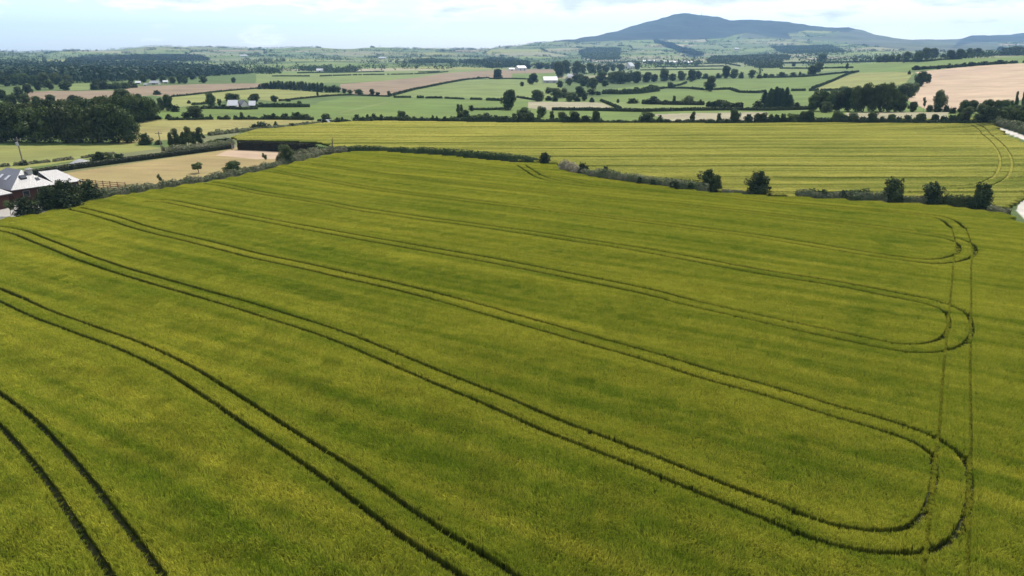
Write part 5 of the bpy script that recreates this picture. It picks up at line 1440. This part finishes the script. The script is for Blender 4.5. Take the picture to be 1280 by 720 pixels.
def build_sheds():
    G = 'buildings of the white roofed farm'
    shed(687.5, 103.5, 17, 6, 14, .06, M_SHEET, M_GREYW, 'farm_shed', 'long farm shed with a bright white roof below the dark trees', group=G)
    shed(717, 99, 15, 6, 12, -.35, M_DSHEET, M_GREYW, 'farm_shed', 'grey roofed farm shed half hidden by the dark trees', group=G)
    shed(711, 102.5, 7, 5, 8, .9, M_SLATE, M_GREYW, 'farmhouse', 'small grey farmhouse between the two farm sheds', 'house', .4, G)
    shed(651, 88, 11.5, 5.6, 14, .5, M_SHEET, M_RENDER, 'farm_shed', 'large white shed on the far side of the moor field')
    shed(639.5, 88, 7, 2.6, 8, .2, M_SHEET, M_RENDER, 'farm_shed', 'low white shed left of the large white one by the moor field')
    shed(787, 86.5, 9, 7, 14, .8, M_SHEET, M_RENDER, 'farmhouse', 'white gabled farmhouse among the dark trees below the mountain', 'house', .5)
    shed(292, 133.5, 11, 4.0, 6, .12, M_SHEET, M_RENDER, 'farmhouse', 'small white farmhouse with a pale roof behind the garden hedge', 'house', .4, 'buildings of the white farmhouse')
    shed(304, 133.2, 6, 4.2, 5, -.5, M_SLATE, M_RENDER, 'outbuilding', 'white outbuilding with a dark roof right of the small farmhouse', 'outbuilding', .45, 'buildings of the white farmhouse')
    shed(316, 133, 7, 3.2, 5, .15, M_SHEET, M_RENDER, 'outbuilding', 'rightmost pale outbuilding of the small white farmhouse', 'outbuilding', .4, 'buildings of the white farmhouse')
    shed(173, 105, 6, 2.8, 5, .3, M_SHEET, M_GREYW, 'farm_shed', 'left one of the old sheds, pale roofed', group='the old sheds by the moor')
    shed(183, 107, 4.5, 2.0, 4, -.2, M_DSHEET, M_RENDER, 'farm_shed', 'lowest and smallest of the old sheds, pale walled', group='the old sheds by the moor')
    shed(194, 105.5, 11, 3.2, 7, .05, M_DSHEET, M_GREYW, 'farm_shed', 'long dark roofed shed among the old sheds', group='the old sheds by the moor')
    shed(207, 104, 5.5, 2.8, 5, .4, M_SHEET, M_RENDER, 'farm_shed', 'right one of the old sheds, bright white', group='the old sheds by the moor')
    shed(408, 153.5, 9, 2.2, 4, .1, M_DSHEET, M_GREYW, 'field_hut', 'low grey roofed hut among the bushes of the far barley edge', 'hut', .2)
    V = 'houses of the distant village'
    for x, yb, w, h, yw, lab in ((811, 78, 15, 2.6, .1, 'long pale building at the left end of the distant village'), (822, 79, 4.5, 3.2, .6, 'small white house second from the left in the distant village'),
                                 (831, 79, 4, 3, .2, 'grey house with narrow gable in the distant village'), (842, 79.5, 12, 2.8, -.1, 'long white building in the middle of the distant village'),
                                 (854, 79, 5, 3.4, .7, 'white house just right of the long white village building'), (862, 80, 8, 3, .1, 'rightmost pale house of the distant village'),
                                 (920.5, 63, 6, 3, .3, 'lone white house on the lower mountain slope above the village'), (400, 89.5, 8, 2.6, .1, 'long pale shed among far trees left of centre'),
                                 (424, 89.5, 8, 2.2, -.1, 'low pale shed right of the long one left of centre'), (305, 71, 8, 2.4, .1, 'distant pale farm building on the left skyline fields'),
                                 (478, 73.5, 9, 2, .0, 'distant long pale building under the centre skyline'), (588, 78, 7, 2.6, .2, 'distant white farm left of the far wood')):
        shed(x, yb, w, h, 9, yw, M_SHEET, M_RENDER, 'distant_house', lab, 'house', .35, V if 800 < x < 870 else None)


def build_furniture():
    # rail fence by the house
    P = [np.array(at(x, y)[:3]) for x, y in ((97, 231), (122, 233.8), (145, 235.8), (160, 236.8), (157, 239), (140, 241), (122, 243))]
    root = empty('rail_fence', tuple(P[0])); tag(root, 'brown wooden post and rail fence at the end of the house garden', 'fence')
    Q, _ = resample(np.array(P), 1.9)
    for i, q in enumerate(Q):
        m = MB(); x, y, z = q - P[0]; m.box(x - .07, x + .07, y - .07, y + .07, -.3, 1.45); m.build('post', M_TIMBER, root)
    rl = MB()
    for i in range(len(Q) - 1):
        a, b = Q[i] - P[0], Q[i + 1] - P[0]
        for zz in (.45, .85, 1.25): rl.tube((a[0], a[1], zz), (b[0], b[1], zz), .07, .07, 5)
    rl.build('rail', M_TIMBER, root)
    # electricity poles and their wires
    tops = []
    for (x, yb, hp, lab) in ((29.5, 207, 34, 'leaning grey electricity pole with a transformer behind the house'), (203, 191, 26, 'thin wooden electricity pole against the dark thicket, above the clipped hedge')):
        wx, wy, wz, dep = at(x, yb); h = hp * dep / F
        root = empty('utility_pole', (wx, wy, wz)); tag(root, lab, 'utility pole')
        root.rotation_euler = (0, math.radians(-3), 0)
        m = MB(); m.tube((0, 0, -.5), (0, 0, h), .17, .12, 8); m.build('pole', M_POLE, root)
        m = MB(); m.box(-1.0, 1.0, -.06, .06, h - .55, h - .40); m.build('crossarm', M_POLE, root)
        for s in (-.9, 0, .9):
            m = MB(); m.tube((s, 0, h - .40 if s else h), (s, 0, h - .12 if s else h + .25), .06, .04, 6); m.build('insulator', M_METAL, root)
        if x < 100:
            m = MB(); m.tube((0, -.42, h - 1.9), (0, -.42, h - .95), .30, .30, 10); m.box(-.12, .12, -.42, 0, h - 1.5, h - 1.4); m.build('transformer', M_METAL, root)
        tops.append(np.array((wx - (.35 if x < 100 else .3), wy, wz + h - .05)))
    far_l = tops[0] + (tops[0] - tops[1]) * 1.0; far_r = tops[1] + np.array([38, 70, 0.])
    ends = [far_l, tops[0], tops[1], far_r]
    for k, nm in enumerate(('nearer', 'middle', 'farther')):
        m = MB()
        for a, b in zip(ends[:-1], ends[1:]):
            off = np.array([(k - 1) * .85, 0, 0])
            prev = None
            for t in np.linspace(0, 1, 9):
                p = a * (1 - t) + b * t + off; p[2] -= 1.6 * 4 * t * (1 - t) * .6
                if prev is not None: m.tube(prev, p, .007, .007, 3)
                prev = p
        o = m.build('overhead_wire', M_WIRE); tag(o, f'{("left", "middle", "right")[k]} one of the thin electricity wires passing behind the house', 'wire', 'electricity wires')
    # dead tree by the field corner
    wx, wy, wz, dep = at(415.5, 189); h = 17 * dep / F
    root = empty('dead_tree', (wx, wy, wz)); tag(root, 'bare dead trunk standing in the low hedge by the brown hedge corner', 'dead tree')
    m = MB(); m.tube((0, 0, -.2), (.1, 0, h * .5), .22, .17); m.tube((.1, 0, h * .5), (.25, .05, h), .17, .05); m.build('trunk', M_BARK, root)
    m = MB(); m.tube((.1, 0, h * .55), (.55, .1, h * .78), .08, .03, 5); m.tube((.15, 0, h * .7), (-.15, .1, h * .88), .06, .02, 5); m.build('branch', M_BARK, root)
    # field gate between the two clipped hedges
    wx, wy, wz, dep = at(296, 187.2)
    root = empty('field_gate', (wx, wy, wz), .1); tag(root, 'weathered gate with two posts in the gap of the dark clipped hedges', 'gate')
    for s in (-1.3, 1.3):
        m = MB(); m.box(s - .13, s + .13, -.13, .13, -.3, 1.7); m.build('post', M_TIMBER, root)
    m = MB()
    for zz in (.3, .6, .9, 1.2): m.box(-1.15, 1.15, -.03, .03, zz, zz + .07)
    m.box(-1.17, -1.09, -.035, .035, .25, 1.3); m.box(1.09, 1.17, -.035, .035, .25, 1.3); m.build('bars', M_METAL, root)
    # heap of chippings
    wx, wy, wz, dep = at(101, 206); r = np.random.default_rng(8)
    n, k = 24, 7; V = [(0, 0, 1.5)]; Fc = []
    for j in range(1, k):
        for i in range(n):
            a = 2 * math.pi * i / n; rr = 2.6 * j / (k - 1) * (1 + .12 * math.sin(3 * a) + r.uniform(-.04, .04))
            V.append((rr * math.cos(a) * 1.3, rr * math.sin(a), 1.5 * max(0, (1 - (j / (k - 1)) ** 1.3)) + r.uniform(-.05, .05) - (.1 if j == k - 1 else 0)))
    for i in range(n): Fc.append((0, 1 + i, 1 + (i + 1) % n))
    for j in range(k - 2):
        for i in range(n):
            a = 1 + j * n + i; b = 1 + j * n + (i + 1) % n; Fc.append((a, a + n, b + n, b))
    me = bpy.data.meshes.new('gravel_heap'); me.from_pydata(V, [], Fc); me.materials.append(M_STONE); me.update()
    o = link('gravel_heap', me); o.location = (wx, wy, wz); tag(o, 'low grey heap of chippings behind the clipped hedge near the house', 'gravel heap')
    # mast on the mountain
    wx, wy, wz, dep = at(877, 18.5)
    root = empty('summit_mast', (wx, wy, wz)); tag(root, 'tiny mast on the summit ridge of the blue mountain', 'mast')
    m = MB(); h = 3.2 * dep / F
    m.tube((0, 0, -3), (0, 0, h), 2.0, 1.2, 6); m.build('tower', M_METAL, root)
    m = MB(); m.box(-3, 3, -3, 3, -2, 5); m.build('hut', M_GREYW, root)


# ------------------------------------------------------------------ far woods and far hedgerows
def blob_trees(P, hs, r, nq, shape=.42, mat=M_DARK):
    """many far trees as one mass: leaf clumps on an egg for every tree foot in P"""
    n = len(P)
    d = r.normal(size=(n, nq, 3)); d /= np.linalg.norm(d, axis=2)[..., None]
    q = r.uniform(.75, 1.05, (n, nq, 1))
    c = d * q * np.stack([hs * shape, hs * shape, hs * .5], -1)[:, None, :]
    c[..., 2] += (hs * .5)[:, None]
    c += P[:, None, :]
    V, Fq = leaf_quads(c.reshape(-1, 3), np.repeat(hs * .17, nq), r, d.reshape(-1, 3) * .9, .2)
    return V, Fq


def world_poly(px):
    return np.array([at(x, y)[:2] for x, y in px])


def build_far():
    r = np.random.default_rng(77)
    woods = [
        ('conifer_wood', 'broad dark conifer wood stretching across the left middle distance', M_CONIF, 9.5, 7.5, .36, 16,
         [(-40, 88), (0, 84), (45, 83.5), (100, 82), (160, 81), (205, 82), (255, 86), (318, 92), (290, 93.5), (240, 97), (200, 99), (150, 102), (105, 104), (86, 103), (60, 98), (45, 99), (-40, 100)]),
        ('far_wood', 'dark belt of wood on the far slope above the conifer wood', M_DARK, 9, 8, .45, 14, [(85, 75.5), (120, 74), (160, 72), (200, 70), (250, 71), (262, 76), (215, 76.5), (160, 75.5), (120, 76.5), (85, 78)]),
        ('far_wood', 'dark wood on the lower mountain slope right of the pink field', M_DARK, 11, 10, .45, 14, [(724, 64), (745, 61.5), (775, 62), (774, 75), (745, 76), (728, 72)]),
        ('far_wood', 'band of distant wood under the skyline hill right of centre', M_DARK, 10, 9, .45, 14, [(572, 79), (600, 77.5), (616, 74), (640, 76), (662, 80), (655, 85), (640, 84), (612, 85.5), (600, 81)]),
        ('far_wood', 'line of distant trees below the green hill in the centre', M_DARK, 10, 9, .45, 14, [(502, 79), (530, 77.5), (548, 77.5), (566, 78), (566, 79), (520, 79.5)]),
        ('far_wood', 'tree filled ground to the right of the distant village', M_DARK, 10, 11, .45, 14, [(882, 78), (898, 73.5), (925, 72), (960, 70), (984, 73), (985, 76), (955, 79.5), (925, 78.5), (900, 80)]),
        ('far_wood', 'dark tree mass in front of the tree filled ground, by the far fields', M_DARK, 9.5, 9, .45, 14, [(934, 79), (950, 75.5), (975, 77), (976, 85), (960, 85.5), (934, 80.5)]),
        ('far_wood', 'bluish wood in the dip below the mountain moor', M_DARK, 11, 13, .45, 14, [(965, 60), (990, 58.5), (1020, 59), (1050, 62), (1055, 66.5), (1010, 67.5), (975, 66)]),
        ('far_wood', 'trees mixed through the distant village', M_DARK, 9, 12, .45, 14, [(806, 79.5), (840, 80.5), (880, 80), (880, 82), (830, 82.5), (806, 81.5)]),
        ('far_wood', 'dark wooded strip running down from the mountain forest', M_CONIF, 11, 11, .42, 14, [(816, 51), (828, 52), (846, 58), (866, 63), (880, 70), (864, 70), (842, 62), (826, 56)]),
        ('far_wood', 'trees around the far pale sheds left of centre', M_DARK, 8, 8, .45, 14, [(374, 88), (392, 86.5), (400, 87), (412, 85), (416, 90.5), (430, 87.5), (447, 88), (446, 89.5), (416, 91.5), (400, 88.8), (374, 89)]),
        ('far_wood', 'small dark wood at the left end of the far pale fields', M_DARK, 8, 9, .45, 14, [(318, 92), (322, 88.5), (345, 89.5), (352, 92), (330, 93)]),
    ]
    for nm, lab, mat, hh, step, shp, nq, px in woods:
        W = world_poly(px)
        Q = grid_in(W, step)
        Q = Q + r.uniform(-.45, .45, Q.shape) * step
        if len(Q) > 5200: Q = Q[r.choice(len(Q), 5200, replace=False)]
        P = np.concatenate([Q, hgt(Q[:, 0], Q[:, 1])[:, None]], 1)
        V, Fq = blob_trees(P, hh * r.uniform(.7, 1.25, len(P)), r, nq, shp)
        o = link(nm, mesh_np(nm, V, Fq, mat)); tag(o, lab, 'wood', None, 'stuff')
    # hedgerows of the far patchwork
    allP, allH = [], []
    inten = [f[:-1] for f in FIELDS] + FOREST + MOORP
    I, J = CELLS.shape[:2]
    for i in range(I):
        for j in range(J):
            for di, dj in ((1, 0), (0, 1)):
                if i + di >= I or j + dj >= J: continue
                a, b = CELLS[i, j], CELLS[i + di, j + dj]
                m = (a + b) / 2
                if m[1] < 900 or np.hypot(*m) > 7000 or abs(math.atan2(m[0], m[1])) > .70 or r.uniform() < .26: continue
                n = int(np.hypot(*(b - a)) / 3.2)
                t = np.linspace(0, 1, n)[:, None]
                p = a * (1 - t) + b * t + r.normal(0, 1.0, (n, 2))
                h = np.where(value_noise(np.arange(n) / 9.0, np.full(n, i * 7.0 + j), 5) > .56, r.uniform(6, 11, n), r.uniform(2.4, 4.2, n))
                keep = r.uniform(size=n) < .93
                allP.append(p[keep]); allH.append(h[keep])
    # scattered field trees and farm clumps
    for _ in range(290):
        th = r.uniform(-.68, .68); d = 1300 * (6000 / 1300) ** r.uniform()
        k = int(r.choice([1, 1, 2, 5, 14]))
        p = np.array([math.sin(th) * d, math.cos(th) * d]) + r.normal(0, 5 + 3 * k, (k, 2)); allP.append(p); allH.append(r.uniform(6, 12, k))
    P = np.concatenate(allP); Hh = np.concatenate(allH)
    z = hgt(P[:, 0], P[:, 1]); U, W = proj(P[:, 0], P[:, 1], z); D = np.hypot(P[:, 0], P[:, 1])
    ok = (U > -60) & (U < 1340) & (D > 1150)
    for q in inten: ok &= ~pip(U, W, q)
    P, Hh, z = P[ok], Hh[ok], z[ok]
    V, Fq = blob_trees(np.concatenate([P, z[:, None]], 1), Hh, r, 7, .42)
    o = link('distant_hedgerows', mesh_np('distant_hedgerows', V, Fq, M_DARK))
    tag(o, 'mesh of hedgerows and hedge trees covering the far patchwork fields', 'hedgerows', None, 'stuff')


def build_haze():
    m, nt, out = new_mat('haze')
    v = N(nt, 'ShaderNodeVolumePrincipled', inp={'Color': (.34, .62, 1.0, 1), 'Density': 8.2e-5, 'Anisotropy': 0.0})
    nt.links.new(v.outputs[0], out.inputs['Volume'])
    z0, z1 = float(ZG.min()) - 1.0, float(ZG.max()) + 40.0
    b = MB(); b.box(-9900, 9900, -9900, 9900, z0, z1)
    tag(b.build('haze', m), 'thin blue summer haze filling the air over the farmland', 'haze', None, 'stuff')


build_ground()
build_haze()
build_barley()
build_house()
build_sheds()
build_hedges()
build_trees()
build_far()
build_furniture()
